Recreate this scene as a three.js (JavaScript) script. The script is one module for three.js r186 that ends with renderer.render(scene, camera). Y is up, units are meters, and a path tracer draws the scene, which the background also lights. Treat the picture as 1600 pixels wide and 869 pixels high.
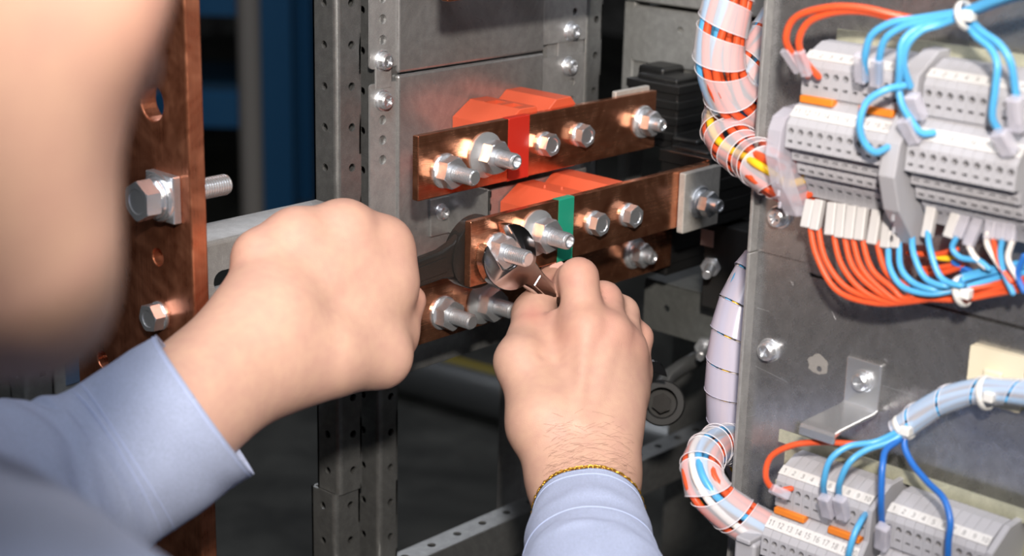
import * as THREE from 'three';
import { mergeGeometries, mergeVertices, toCreasedNormals } from 'three/addons/utils/BufferGeometryUtils.js';
import { RoundedBoxGeometry } from 'three/addons/geometries/RoundedBoxGeometry.js';
import { RectAreaLightUniformsLib } from 'three/addons/lights/RectAreaLightUniformsLib.js';
import { Brush, Evaluator, SUBTRACTION } from 'three-bvh-csg';
import { createNoise3D } from 'simplex-noise';

// ------------------------------------------------------------------ camera
// World: y up, metres. x runs along the bus bars, z points out of their faces; the origin is the lower near corner of the uppermost bar.
const scene = new THREE.Scene();
scene.background = new THREE.Color(0x000000);
const FOCAL = 2600, W = 1600, H = 869;
const yaw = 47.5 * Math.PI / 180, pitch = 17.03 * Math.PI / 180, roll = 1.43 * Math.PI / 180;
const V = (x = 0, y = 0, z = 0) => new THREE.Vector3(x, y, z);
const camF = V(Math.sin(yaw) * Math.cos(pitch), -Math.sin(pitch), -Math.cos(yaw) * Math.cos(pitch));
const r0 = V(Math.cos(yaw), 0, Math.sin(yaw)), u0 = r0.clone().cross(camF);
const camR = r0.clone().multiplyScalar(Math.cos(roll)).addScaledVector(u0, Math.sin(roll));
const camU = r0.clone().multiplyScalar(-Math.sin(roll)).addScaledVector(u0, Math.cos(roll));
const camP = V(-0.6654, 0.2467, 0.6868);
const camera = new THREE.PerspectiveCamera(2 * Math.atan(H / 2 / FOCAL) * 180 / Math.PI, W / H, 0.02, 60);
camera.position.copy(camP);
camera.quaternion.setFromRotationMatrix(new THREE.Matrix4().makeBasis(camR, camU, camF.clone().negate()));
camera.focus = 0.955;
camera.userData.fStop = 7.4;
scene.add(camera);
// photo pixel -> direction; its distance comes from the plane it lies on or the depth given
const ray = (x, y) => camF.clone().addScaledVector(camR, (x - W / 2) / FOCAL).addScaledVector(camU, -(y - H / 2) / FOCAL);
const D = (x, y, d) => camP.clone().addScaledVector(ray(x, y), d);
const onZ = (x, y, z) => { const q = ray(x, y); return camP.clone().addScaledVector(q, (z - camP.z) / q.z); };
const onX = (x, y, v) => { const q = ray(x, y); return camP.clone().addScaledVector(q, (v - camP.x) / q.x); };
const onY = (x, y, v) => { const q = ray(x, y); return camP.clone().addScaledVector(q, (v - camP.y) / q.y); };

// ------------------------------------------------------------------ light and exposure
const renderer = new THREE.WebGLRenderer();
renderer.toneMapping = THREE.LinearToneMapping;
renderer.toneMappingExposure = 1.0;
renderer.shadowMap.enabled = true;
RectAreaLightUniformsLib.init();
const FLOOR = -1.25;
// the photographer's flash head, a little above and to the right of the lens
const flashAt = camP.clone().addScaledVector(camR, 0.03).addScaledVector(camU, 0.19).addScaledVector(camF, -0.1);
const flashAim = V(0.05, 0.03, 0.06);
const flash = new THREE.SpotLight(0xfff4e8, 5.3, 0, 25.5 * Math.PI / 180, 0.85, 2);
flash.position.copy(flashAt); flash.target.position.copy(flashAim); flash.castShadow = true;
flash.shadow.radius = 1.3; flash.shadow.mapSize.set(2048, 2048);
scene.add(flash, flash.target);
// unseen ceiling lamps; those behind camera and over rack are added fill (their bodies are built with the room)
const CEIL = 2.35;
const lampSpots = [[-1.3, 0.2, 3.0], [0.5, 1.9, 2.0], [-1.5, 1.4, 5.5], [1.7, -1.5, 0.7], [2.2, -2.6, 2.6]];
for (const [x, z, k] of lampSpots) {
  const l = new THREE.RectAreaLight(0xf4f7ff, 5 * k, 1.3, 0.36);
  l.position.set(x, CEIL - 0.075, z); l.lookAt(x, FLOOR, z); scene.add(l);
}

// ------------------------------------------------------------------ helpers
let seed = 7;
const rnd = () => { seed = (seed * 1664525 + 1013904223) >>> 0; return seed / 4294967296; };
const noise3 = createNoise3D(rnd);
const clamp = (x, a = 0, b = 1) => Math.min(b, Math.max(a, x));
const lerp = (a, b, t) => a + (b - a) * t;
const used = {};
const numbered = n => { const k = used[n] = (used[n] ?? -1) + 1; return k ? `${n}_${String(k).padStart(3, '0')}` : n; };
function tag(o, label, category, group) { o.userData.label = label; o.userData.category = category; if (group) o.userData.group = group; return o; }
function shade(o) { o.traverse(m => { if (m.isMesh) { m.castShadow = true; m.receiveShadow = true; } }); return o; }
function thing(name, label, category, at = V(), group) {
  const o = new THREE.Group(); o.name = numbered(name); o.position.copy(at); scene.add(o);
  return tag(o, label, category, group);
}
function struct(name, at = V(), parent = scene) { const o = new THREE.Group(); o.name = name; o.position.copy(at); o.userData.kind = 'structure'; parent.add(o); return o; }
function part(name, geo, mat, parent) { const m = new THREE.Mesh(geo, mat); m.name = name; m.castShadow = m.receiveShadow = true; parent.add(m); return m; }
// a part whose geometry is given in world coordinates
function wpart(name, geo, mat, parent) {
  const p = V(); for (let o = parent; o && o !== scene; o = o.parent) p.add(o.position);
  geo.translate(-p.x, -p.y, -p.z); return part(name, geo, mat, parent);
}
function copy(o, at, label, group) {
  const c = o.clone(); c.name = numbered(o.name.replace(/_\d\d\d$/, '')); c.userData = { ...o.userData };
  if (at) c.position.copy(at); if (label) c.userData.label = label; if (group) c.userData.group = group;
  scene.add(c); return c;
}
// texture coordinates in metres, taken along the axis each face looks along
function metreUV(g) {
  const n = g.index ? g.toNonIndexed() : g; const p = n.attributes.position, uv = new Float32Array(p.count * 2);
  for (let i = 0; i < p.count; i += 3) {
    const a = V().fromBufferAttribute(p, i), b = V().fromBufferAttribute(p, i + 1), c = V().fromBufferAttribute(p, i + 2);
    const q = b.sub(a).cross(c.sub(a)); const ax = Math.abs(q.x), ay = Math.abs(q.y), az = Math.abs(q.z);
    for (let k = i; k < i + 3; k++) {
      const x = p.getX(k), y = p.getY(k), z = p.getZ(k);
      const [s, t] = ax >= ay && ax >= az ? [z, y] : ay >= az ? [x, z] : [x, y];
      uv[k * 2] = s; uv[k * 2 + 1] = t;
    }
  }
  n.setAttribute('uv', new THREE.BufferAttribute(uv, 2)); return n;
}
function clean(g) { const n = g.index ? g.toNonIndexed() : g.clone(); for (const k of Object.keys(n.attributes)) if (!['position', 'normal', 'uv'].includes(k)) n.deleteAttribute(k); n.clearGroups(); n.morphAttributes = {}; return n; }
const join = (...l) => { const g = mergeGeometries(l.flat().map(clean)); return g; };
const box = (x0, x1, y0, y1, z0, z1, r = 0.0006) => {
  const w = x1 - x0, h = y1 - y0, d = z1 - z0, m = Math.min(w, h, d);
  const g = r > 0 ? new RoundedBoxGeometry(w, h, d, 1, Math.min(r, m * 0.45)) : new THREE.BoxGeometry(w, h, d);
  g.translate((x0 + x1) / 2, (y0 + y1) / 2, (z0 + z1) / 2); return metreUV(g);
};
const cyl = (r, h, n = 20, r2 = r) => new THREE.CylinderGeometry(r2, r, h, n);
function turn(g, dir) { return g.applyQuaternion(new THREE.Quaternion().setFromUnitVectors(V(0, 1, 0), dir.clone().normalize())); }
const tube = (pts, r, n = 24, s = 8, closed = false) => new THREE.TubeGeometry(new THREE.CatmullRomCurve3(pts, closed, 'centripetal'), n, r, s, closed);
function tubeCap(pts, r, n, s = 8) {
  const c = new THREE.CatmullRomCurve3(pts, false, 'centripetal'); const t = new THREE.TubeGeometry(c, n, r, s);
  const a = new THREE.SphereGeometry(r, s, 4).translate(...c.getPoint(0).toArray()), b = new THREE.SphereGeometry(r, s, 4).translate(...c.getPoint(1).toArray());
  return join(t, a, b);
}
function poly(pts, holes = []) { const s = new THREE.Shape(pts.map(p => new THREE.Vector2(p[0], p[1]))); for (const h of holes) s.holes.push(h); return s; }
function circ(x, y, r, n = 14) { const p = new THREE.Path(); for (let i = 0; i < n; i++) { const a = -i / n * 2 * Math.PI; i ? p.lineTo(x + r * Math.cos(a), y + r * Math.sin(a)) : p.moveTo(x + r, y); } p.closePath(); return p; }
function slot(x, y, l, r) { const p = new THREE.Path(); const n = 8; for (let i = 0; i <= n; i++) { const a = Math.PI / 2 - i / n * Math.PI; const q = [x + l / 2 + r * Math.cos(a), y + r * Math.sin(a)]; i ? p.lineTo(...q) : p.moveTo(...q); } for (let i = 0; i <= n; i++) { const a = -Math.PI / 2 - i / n * Math.PI; p.lineTo(x - l / 2 + r * Math.cos(a), y + r * Math.sin(a)); } p.closePath(); return p; }
const extrude = (shape, depth, bevel = 0, seg = 1) => new THREE.ExtrudeGeometry(shape, { depth: depth - 2 * bevel, bevelEnabled: bevel > 0, bevelThickness: bevel, bevelSize: bevel, bevelOffset: -bevel, bevelSegments: seg, curveSegments: 12 }).translate(0, 0, bevel);
// a flat sheet given by its outline in (a, b) and thickness; facing +z (a = x, b = y) or facing -x (a = z, b = y) or lying flat (a = x, b = z)
const sheetZ = (shape, z, t) => metreUV(extrude(shape, t).translate(0, 0, z - t));
const sheetX = (shape, x, t) => { const g = extrude(shape, t); g.applyMatrix4(new THREE.Matrix4().makeBasis(V(0, 0, 1), V(0, 1, 0), V(-1, 0, 0))); g.translate(x + t, 0, 0); return metreUV(g); };
const sheetY = (shape, y, t) => { const g = extrude(shape, t); g.applyMatrix4(new THREE.Matrix4().makeBasis(V(1, 0, 0), V(0, 0, 1), V(0, -1, 0))); g.translate(0, y, 0); return metreUV(g); };
const rect = (a0, a1, b0, b1, r = 0) => { if (!r) return [[a0, b0], [a1, b0], [a1, b1], [a0, b1]]; const o = []; for (const [x, y, s] of [[a1 - r, b0 + r, -1], [a1 - r, b1 - r, 0], [a0 + r, b1 - r, 1], [a0 + r, b0 + r, 2]]) for (let i = 0; i <= 3; i++) { const t = (s + i / 3) * Math.PI / 2; o.push([x + r * Math.cos(t), y + r * Math.sin(t)]); } return o; };

// ------------------------------------------------------------------ surfaces
function fbm(x, y, z, o = 4) { let s = 0, a = 0.5, f = 1; for (let i = 0; i < o; i++) { s += a * noise3(x * f, y * f, z * f); a *= 0.5; f *= 2; } return s; }
// noise that closes on itself at the tile's edge
function tileNoise(u, v, f, k, o = 3) { const a = u * 2 * Math.PI, b = v * 2 * Math.PI; let s = 0, am = 0.5, q = f / 6.2832; for (let i = 0; i < o; i++) { s += am * noise3(Math.cos(a) * q + Math.cos(b) * q * 0.7 + k, Math.sin(a) * q + k * 1.7, Math.sin(b) * q - Math.cos(b) * 0.4 * q); am *= 0.5; q *= 2; } return s; }
function dataTex(n, size, fn, srgb = false) {
  const d = new Uint8Array(n * n * 4);
  for (let j = 0; j < n; j++) for (let i = 0; i < n; i++) { const c = fn(i / n, j / n, i, j); const o = (j * n + i) * 4; const a = Array.isArray(c) ? c : [c, c, c]; for (let k = 0; k < 3; k++) d[o + k] = clamp(a[k]) * 255; d[o + 3] = 255; }
  const t = new THREE.DataTexture(d, n, n, THREE.RGBAFormat); t.wrapS = t.wrapT = THREE.RepeatWrapping; t.magFilter = THREE.LinearFilter; t.minFilter = THREE.LinearMipmapLinearFilter; t.generateMipmaps = true;
  t.repeat.set(1 / size, 1 / size); if (srgb) t.colorSpace = THREE.SRGBColorSpace; t.needsUpdate = true; return t;
}
const grains = (n, dens) => { const a = new Float32Array(n * n); for (let i = 0; i < n * n; i++) a[i] = rnd() < dens ? rnd() : 0; return a; };
function scratches(n, count, len, strength) {
  const a = new Float32Array(n * n);
  for (let s = 0; s < count; s++) { let x = rnd() * n, y = rnd() * n; const t = rnd() * 6.28, l = len * (0.3 + rnd()) * n, v = strength * (0.3 + rnd()); for (let i = 0; i < l; i++) { x += Math.cos(t); y += Math.sin(t); a[((y | 0) % n + n) % n * n + ((x | 0) % n + n) % n] = v; } }
  return a;
}
const N1 = 512;
const sc1 = scratches(N1, 70, 0.05, 0.5), gr1 = grains(N1, 0.25);
const galvColor = dataTex(N1, 0.12, (u, v, i, j) => 0.86 + 0.07 * tileNoise(u, v, 14, 1) + 0.13 * (gr1[j * N1 + i] - 0.12) + 0.25 * sc1[j * N1 + i], true);
const galvRough = dataTex(N1, 0.12, (u, v, i, j) => 0.85 + 0.14 * tileNoise(u, v, 9, 4) + 0.12 * gr1[j * N1 + i] - 0.4 * sc1[j * N1 + i]);
const brushed = new Float32Array(N1 * N1); for (let j = 0; j < N1; j++) { let a = 0; const base = rnd(); for (let i = 0; i < N1 * 2; i++) { a = a * 0.985 + (rnd() - 0.5) * 0.12; brushed[j * N1 + i % N1] = base * 0.5 + a + 0.25; } }
const copperColor = dataTex(N1, 0.1, (u, v, i, j) => { const b = 0.1 * (brushed[j * N1 + i] - 0.5), t = tileNoise(u, v, 7, 9), s = 0.88 + b + 0.12 * t; return [s, s * (0.97 + 0.07 * t), s * (0.97 + 0.1 * t)]; }, true);
const copperRough = dataTex(N1, 0.1, (u, v, i, j) => 0.72 + 0.3 * tileNoise(u, v, 7, 9) + 0.3 * (brushed[j * N1 + i] - 0.5));
const fineBump = dataTex(256, 0.02, (u, v) => 0.5 + 0.5 * tileNoise(u, v, 30, 2, 4));
const weave = dataTex(256, 0.0132, (u, v) => { const a = Math.sin((u * 44) * 2 * Math.PI), b = Math.sin((v * 44) * 2 * Math.PI); const k = (Math.floor(u * 88) + Math.floor(v * 88)) % 2; return 0.5 + 0.3 * (k ? a * a : b * b) - 0.15 + 0.25 * tileNoise(u, v, 20, 6); });
const clothColor = dataTex(512, 0.04, (u, v, i, j) => { const tw = ((i + j) % 4 < 2 ? 0.06 : -0.03), st = 0.06 * tileNoise(u * 1, v * 12 % 1, 30, 3, 2), q = 0.88 + tw + st + 0.08 * tileNoise(u, v, 40, 8) + 0.08 * (rnd() - 0.5); return [q * 0.98, q, q * 1.0]; }, true);
const skinBump = dataTex(512, 0.03, (u, v) => { const a = tileNoise(u, v, 70, 3, 3), b = Math.abs(tileNoise(u, v, 26, 5, 3)); return 0.5 + 0.4 * a - 0.5 * b; });
const floorColor = dataTex(512, 2.2, (u, v) => 0.75 + 0.3 * tileNoise(u, v, 10, 3, 4) + 0.15 * tileNoise(u, v, 60, 4, 2) , true);
const M = (o) => new THREE.MeshStandardMaterial(o), MP = (o) => new THREE.MeshPhysicalMaterial(o);
const lin = (r, g, b) => new THREE.Color().setRGB(r, g, b);
const mat = {
  galv: M({ color: lin(0.5, 0.5, 0.5), metalness: 0.5, roughness: 0.5, map: galvColor, roughnessMap: galvRough, bumpMap: fineBump, bumpScale: 0.00004 }),
  postSteel: M({ color: lin(0.42, 0.43, 0.43), metalness: 0.8, roughness: 0.42, map: galvColor, roughnessMap: galvRough, bumpMap: fineBump, bumpScale: 0.00004 }),
  sheet: M({ color: lin(0.5, 0.5, 0.5), metalness: 0.68, roughness: 0.36, map: galvColor, roughnessMap: galvRough, bumpMap: fineBump, bumpScale: 0.00002 }),
  frameSteel: M({ color: lin(0.44, 0.45, 0.45), metalness: 0.8, roughness: 0.4, map: galvColor, roughnessMap: galvRough, bumpMap: fineBump, bumpScale: 0.00004 }),
  boardSheet: M({ color: lin(0.54, 0.54, 0.55), metalness: 0.84, roughness: 0.32, map: galvColor, roughnessMap: galvRough, bumpMap: fineBump, bumpScale: 0.00003 }),
  zinc: M({ color: lin(0.78, 0.80, 0.83), metalness: 0.86, roughness: 0.27, bumpMap: fineBump, bumpScale: 0.00003 }),
  zincDull: M({ color: lin(0.66, 0.68, 0.7), metalness: 0.78, roughness: 0.36, bumpMap: fineBump, bumpScale: 0.00004 }),
  tin: M({ color: lin(0.68, 0.65, 0.6), metalness: 0.2, roughness: 0.4, map: galvColor, bumpMap: fineBump, bumpScale: 0.00004 }),
  copper: M({ color: lin(0.80, 0.36, 0.20), metalness: 0.93, roughness: 0.31, map: copperColor, roughnessMap: copperRough }),
  copperMatt: M({ color: lin(0.66, 0.26, 0.14), metalness: 0.88, roughness: 0.5, map: copperColor, roughnessMap: copperRough }),
  chrome: M({ color: lin(0.62, 0.6, 0.6), metalness: 1, roughness: 0.16 }),
  blackSteel: M({ color: lin(0.022, 0.02, 0.018), metalness: 0.4, roughness: 0.3, bumpMap: fineBump, bumpScale: 0.00012 }),
  insulator: M({ color: lin(0.66, 0.105, 0.045), roughness: 0.42, bumpMap: fineBump, bumpScale: 0.00006 }),
  redTape: M({ color: lin(0.5, 0.025, 0.014), roughness: 0.38 }),
  greenTape: M({ color: lin(0.015, 0.27, 0.17), roughness: 0.4 }),
  black: M({ color: lin(0.012, 0.012, 0.012), roughness: 0.35 }),
  blackMatt: M({ color: lin(0.012, 0.012, 0.012), roughness: 0.7 }),
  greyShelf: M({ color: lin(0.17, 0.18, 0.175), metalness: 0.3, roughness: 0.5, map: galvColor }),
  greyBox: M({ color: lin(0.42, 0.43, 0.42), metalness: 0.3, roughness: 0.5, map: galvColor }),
  paper: M({ color: lin(0.75, 0.75, 0.76), roughness: 0.6 }),
  block: M({ color: lin(0.37, 0.37, 0.40), roughness: 0.5, bumpMap: fineBump, bumpScale: 0.00003 }),
  blockEnd: M({ color: lin(0.36, 0.36, 0.39), roughness: 0.5 }),
  holeShade: M({ color: lin(0.01, 0.01, 0.012), roughness: 0.6 }),
  orange: M({ color: lin(0.7, 0.2, 0.02), roughness: 0.42 }),
  chromate: M({ color: lin(0.74, 0.74, 0.56), metalness: 0.45, roughness: 0.4, map: galvColor }),
  wireRed: M({ color: lin(0.64, 0.085, 0.025), roughness: 0.36 }),
  wireBlue: M({ color: lin(0.08, 0.36, 0.66), roughness: 0.36 }),
  wireDeep: M({ color: lin(0.02, 0.14, 0.5), roughness: 0.36 }),
  wireYellow: M({ color: lin(0.85, 0.52, 0.02), roughness: 0.36 }),
  wireWhite: M({ color: lin(0.75, 0.7, 0.66), roughness: 0.4 }),
  clear: MP({ color: lin(0.86, 0.86, 0.92), roughness: 0.25, transparent: true, opacity: 0.42, side: THREE.DoubleSide }),
  milky: MP({ color: lin(0.5, 0.48, 0.6), roughness: 0.25, transparent: true, opacity: 0.82, side: THREE.DoubleSide }),
  clearRim: MP({ color: lin(0.92, 0.9, 0.95), roughness: 0.25, transparent: true, opacity: 0.5 }),
  clearTag: MP({ color: lin(0.62, 0.61, 0.7), roughness: 0.22, transparent: true, opacity: 0.46, side: THREE.DoubleSide }),
  sleeveWhite: M({ color: lin(0.5, 0.49, 0.49), roughness: 0.45 }),
  nylon: MP({ color: lin(0.8, 0.8, 0.78), roughness: 0.4, transparent: true, opacity: 0.88 }),
  cream: M({ color: lin(0.74, 0.68, 0.52), roughness: 0.55 }),
  shirt: MP({ color: lin(0.47, 0.52, 0.73), roughness: 0.9, map: clothColor, bumpMap: weave, bumpScale: 0.00025, sheen: 0.4, sheenRoughness: 0.6, sheenColor: lin(0.5, 0.58, 0.8), side: THREE.DoubleSide }),
  thread: M({ color: lin(0.46, 0.54, 0.78), roughness: 0.9 }),
  skin: MP({ color: lin(1, 1, 1), vertexColors: true, roughness: 0.5, bumpMap: skinBump, bumpScale: 0.00016, specularIntensity: 0.7 }),
  nail: MP({ color: lin(0.74, 0.42, 0.36), roughness: 0.25, clearcoat: 0.3 }),
  hair: M({ color: lin(0.03, 0.02, 0.014), roughness: 0.6 }),
  trousers: M({ color: lin(0.03, 0.04, 0.07), roughness: 0.9 }),
  gold: M({ color: lin(0.68, 0.40, 0.06), metalness: 0.85, roughness: 0.32 }),
  floor: M({ color: lin(0.085, 0.085, 0.075), roughness: 0.6, map: floorColor }),
  wall: M({ color: lin(0.3, 0.3, 0.29), roughness: 0.9, map: floorColor }),
  ceiling: M({ color: lin(0.35, 0.35, 0.34), roughness: 0.9 }),
  blue: M({ color: lin(0.012, 0.11, 0.26), roughness: 0.45 }),
  blueDark: M({ color: lin(0.008, 0.05, 0.1), roughness: 0.5 }),
  post: M({ color: lin(0.3, 0.28, 0.26), roughness: 0.5 }),
  yellow: M({ color: lin(0.4, 0.3, 0.03), roughness: 0.7 }),
  lampGlow: M({ color: 0xffffff, emissive: 0xf4f7ff, emissiveIntensity: 1.2 }),
  flashGlow: M({ color: 0xffffff, emissive: 0xfff4e8, emissiveIntensity: 4 }),
};

// ------------------------------------------------------------------ the workshop
{
  const x0 = -3.5, x1 = 7, z0 = -7, z1 = 4, t = 0.15;
  wpart('slab', box(x0, x1, FLOOR - t, FLOOR, z0, z1, 0), mat.floor, struct('floor', V(0, FLOOR, 0)));
  wpart('deck', box(x0, x1, CEIL, CEIL + t, z0, z1, 0), mat.ceiling, struct('ceiling', V(0, CEIL, 0)));
  wpart('masonry', box(x0 - t, x0, FLOOR - t, CEIL + t, z0 - t, z1 + t, 0), mat.wall, struct('wall_left', V(x0, FLOOR, 0)));
  wpart('masonry', box(x1, x1 + t, FLOOR - t, CEIL + t, z0 - t, z1 + t, 0), mat.wall, struct('wall_right', V(x1, FLOOR, 0)));
  wpart('masonry', box(x0, x1, FLOOR - t, CEIL + t, z0 - t, z0, 0), mat.wall, struct('wall_back', V(0, FLOOR, z0)));
  wpart('masonry', box(x0, x1, FLOOR - t, CEIL + t, z1, z1 + t, 0), mat.wall, struct('wall_front', V(0, FLOOR, z1)));
  lampSpots.forEach(([x, z], i) => {
    const l = thing('ceiling_lamp', ['long ceiling lamp above the person at the cabinet', 'long ceiling lamp between the cabinet and the front wall', 'added ceiling lamp above and behind the camera, for soft fill', 'long ceiling lamp behind the cabinet', 'added ceiling lamp brightening the far storage rack'][i], 'lamp', V(x, CEIL, z), 'long ceiling lamps');
    part('housing', new RoundedBoxGeometry(1.4, 0.06, 0.42, 2, 0.01).translate(0, -0.03, 0), mat.paper, l);
    part('diffuser', new THREE.BoxGeometry(1.3, 0.008, 0.36).translate(0, -0.064, 0), mat.lampGlow, l);
  });
  // yellow line painted on the floor and a pipe lying before it
  const a = onY(560, 560, FLOOR), b = onY(900, 655, FLOOR), d = b.clone().sub(a).normalize(), n = V(d.z, 0, -d.x);
  const q = [a.clone().addScaledVector(d, -1.5), b.clone().addScaledVector(d, 1.5)];
  const line = (off, w) => poly([[q[0].x + n.x * off, q[0].z + n.z * off], [q[1].x + n.x * off, q[1].z + n.z * off], [q[1].x + n.x * (off + w), q[1].z + n.z * (off + w)], [q[0].x + n.x * (off + w), q[0].z + n.z * (off + w)]]);
  const s = thing('floor_marking', 'worn yellow line painted on the dark workshop floor behind the pipe', 'marking', q[0]);
  wpart('paint', sheetY(line(0.02, 0.14), FLOOR + 0.002, 0.002), mat.yellow, s);
  const p = thing('floor_pipe', 'thick grey pipe lying on the dark floor behind the cabinet', 'pipe', q[0]);
  const pa = q[0].clone().addScaledVector(n, -0.12).setY(FLOOR + 0.055), pb = q[1].clone().addScaledVector(n, -0.12).setY(FLOOR + 0.055);
  wpart('barrel', metreUV(tube([pa, pa.clone().lerp(pb, 0.5), pb], 0.055, 8, 20)), mat.postSteel, p);
  for (const e of [pa, pb]) wpart('coupling', turn(cyl(0.066, 0.09, 20), d).translate(e.x, e.y, e.z), mat.postSteel, p);
}
// blue storage rack and grey post far behind the cabinet
{
  const c = D(436, 200, 5.4); const g = thing('storage_rack', 'blue steel storage rack standing far behind the cabinet', 'rack', V(c.x, FLOOR, c.z));
  const up = V(0, 1, 0), side = camR.clone().setY(0).normalize(), back = camF.clone().setY(0).normalize();
  const bar = (o, w, h, dep, y) => { const k = new THREE.BoxGeometry(w, h, dep); k.applyMatrix4(new THREE.Matrix4().makeBasis(side, up, back.clone().negate())); k.translate(o.x - c.x, y, o.z - c.z); return metreUV(k); };
  for (const [s, b] of [[0, 0], [-1.25, 0], [0, 0.5], [-1.25, 0.5]]) { const o = c.clone().addScaledVector(side, s).addScaledVector(back, b); part('upright', bar(o, 0.1, 2.6, 0.1, 1.3), mat.blue, g); }
  for (const y of [0.42, 0.78, 1.16, 1.7]) {
    for (const b of [0, 0.5]) { const o = c.clone().addScaledVector(side, -0.625).addScaledVector(back, b); part('beam', bar(o, 1.19, 0.11, 0.04, y), mat.blue, g); }
    const o = c.clone().addScaledVector(side, -0.625).addScaledVector(back, 0.25); part('shelf_board', bar(o, 1.19, 0.02, 0.46, y + 0.065), mat.blueDark, g);
  }
  for (const [k, s, y, w, h] of [[0, -0.25, 0.885, 0.4, 0.2], [1, -0.75, 0.885, 0.42, 0.19], [2, -0.3, 1.245, 0.45, 0.34], [3, -0.8, 1.245, 0.4, 0.28]]) {
    const o = c.clone().addScaledVector(side, s).addScaledVector(back, 0.24);
    const bx = thing('storage_bin', ['dark blue bin on the middle shelf of the rack beside its upright', 'dark blue bin on the middle shelf of the rack, farther from its upright', 'tall dark blue bin on the upper shelf of the rack beside its upright', 'low dark blue bin on the upper shelf of the rack, farther from its upright'][k], 'bin', V(o.x, FLOOR + y - 0.03, o.z), 'bins on the blue rack');
    const m4 = new THREE.Matrix4().makeBasis(side, up, back.clone().negate());
    part('shell', metreUV(new RoundedBoxGeometry(w, h, 0.3, 2, 0.015).translate(0, h / 2 + 0.02, 0).applyMatrix4(m4)), mat.blueDark, bx);
    part('rim', metreUV(new RoundedBoxGeometry(w + 0.03, 0.03, 0.33, 2, 0.01).translate(0, h + 0.02, 0).applyMatrix4(m4)), mat.blueDark, bx);
  }
  const pc = D(392, 200, 4.6); const po = thing('support_post', 'plain grey round support post standing before the blue rack', 'post', V(pc.x, FLOOR, pc.z));
  part('shaft', cyl(0.032, CEIL - FLOOR, 20).translate(0, (CEIL - FLOOR) / 2, 0), mat.post, po);
  part('foot_plate', new RoundedBoxGeometry(0.14, 0.012, 0.14, 2, 0.003).translate(0, 0.006, 0), mat.post, po);
}
// ------------------------------------------------------------------ flash head behind the camera
{
  const dir = flashAim.clone().sub(flashAt).normalize(), foot = flashAt.clone().addScaledVector(r0, 0.75).addScaledVector(dir, -0.45).setY(FLOOR);
  const g = thing('flash_head', 'small photographic flash head on a boom stand behind the camera', 'flash', foot), L = q => q.clone().sub(foot);
  const at = L(flashAt), m4 = new THREE.Matrix4().lookAt(V(), dir, V(0, 1, 0)); // -z looks along dir
  part('body', new RoundedBoxGeometry(0.075, 0.06, 0.14, 2, 0.008).translate(0, 0, 0.095).applyMatrix4(m4).translate(at.x, at.y, at.z), mat.blackMatt, g);
  part('reflector', turn(new THREE.CylinderGeometry(0.036, 0.03, 0.02, 24, 1, true), dir).translate(...at.clone().addScaledVector(dir, -0.018).toArray()), mat.black, g);
  part('flash_window', turn(cyl(0.024, 0.004, 24), dir).translate(...at.clone().addScaledVector(dir, -0.022).toArray()), mat.flashGlow, g);
  const back = at.clone().addScaledVector(dir, -0.15), top = V(0, back.y + 0.05, 0);
  part('boom', tube([back, back.clone().lerp(top, 0.5), top], 0.011, 8, 10), mat.black, g);
  part('pole', cyl(0.013, top.y + 0.02, 12).translate(0, (top.y + 0.02) / 2, 0), mat.black, g);
  for (let i = 0; i < 3; i++) { const a = i * 2.094 + 0.4; part('leg', tube([V(0, 0.45, 0), V(Math.cos(a) * 0.16, 0.2, Math.sin(a) * 0.16), V(Math.cos(a) * 0.32, 0.012, Math.sin(a) * 0.32)], 0.009, 6, 8), mat.black, g); }
}

// ------------------------------------------------------------------ hardware kinds (axis +z, z = 0 on the surface they sit on)
const hexR = (th, af) => { const s = Math.PI / 3; let a = ((th % s) + s) % s - s / 2; return af / 2 / Math.cos(a); };
function hexGeo(af, h, hole = 0, dome = 0.94, z = 0, bothEnds = false) {
  const n = 48, pos = [], idx = []; const rc = af / 2 * (1 + (2 / Math.sqrt(3) - 1) * (1 - dome) * 4);
  const ring = fn => { const s = pos.length / 3; for (let i = 0; i < n; i++) { const th = i / n * 2 * Math.PI; const [r, zz] = fn(th); pos.push(r * Math.cos(th), r * Math.sin(th), zz + z); } return s; };
  const drop = th => Math.max(0, hexR(th, af) - rc) * 0.62;
  const rings = [];
  if (hole) rings.push(ring(() => [hole, 0]));
  rings.push(ring(th => [bothEnds ? Math.min(hexR(th, af), rc) : hexR(th, af), 0]));
  if (bothEnds) rings.push(ring(th => [hexR(th, af), drop(th)]));
  rings.push(ring(th => [hexR(th, af), h - drop(th)]));
  rings.push(ring(th => [Math.min(hexR(th, af), rc), h]));
  if (hole) { rings.push(ring(() => [hole * 1.12, h])); rings.push(ring(() => [hole, h - hole * 0.12])); rings.push(ring(() => [hole, 0])); }
  else { rings.push(ring(() => [af * 0.36, h])); rings.push(ring(() => [af * 0.33, h - 0.0005])); rings.push(ring(() => [0.00001, h - 0.0005])); }
  for (let k = 0; k + 1 < rings.length; k++) for (let i = 0; i < n; i++) { const a = rings[k] + i, b = rings[k] + (i + 1) % n, c = rings[k + 1] + i, d = rings[k + 1] + (i + 1) % n; idx.push(a, b, d, a, d, c); }
  const g = new THREE.BufferGeometry(); g.setAttribute('position', new THREE.Float32BufferAttribute(pos, 3)); g.setIndex(idx);
  return metreUV(toCreasedNormals(g, 0.5));
}
const lathe = (pts, n = 32, crease = 0.6) => metreUV(toCreasedNormals(new THREE.LatheGeometry(pts.map(p => new THREE.Vector2(p[0], p[1])), n).rotateX(Math.PI / 2), crease));
const washerGeo = (R, r, t, z = 0) => lathe([[r, z], [r, z + t], [R - t * 0.3, z + t], [R, z + t * 0.6], [R, z], [r, z]]);
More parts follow.
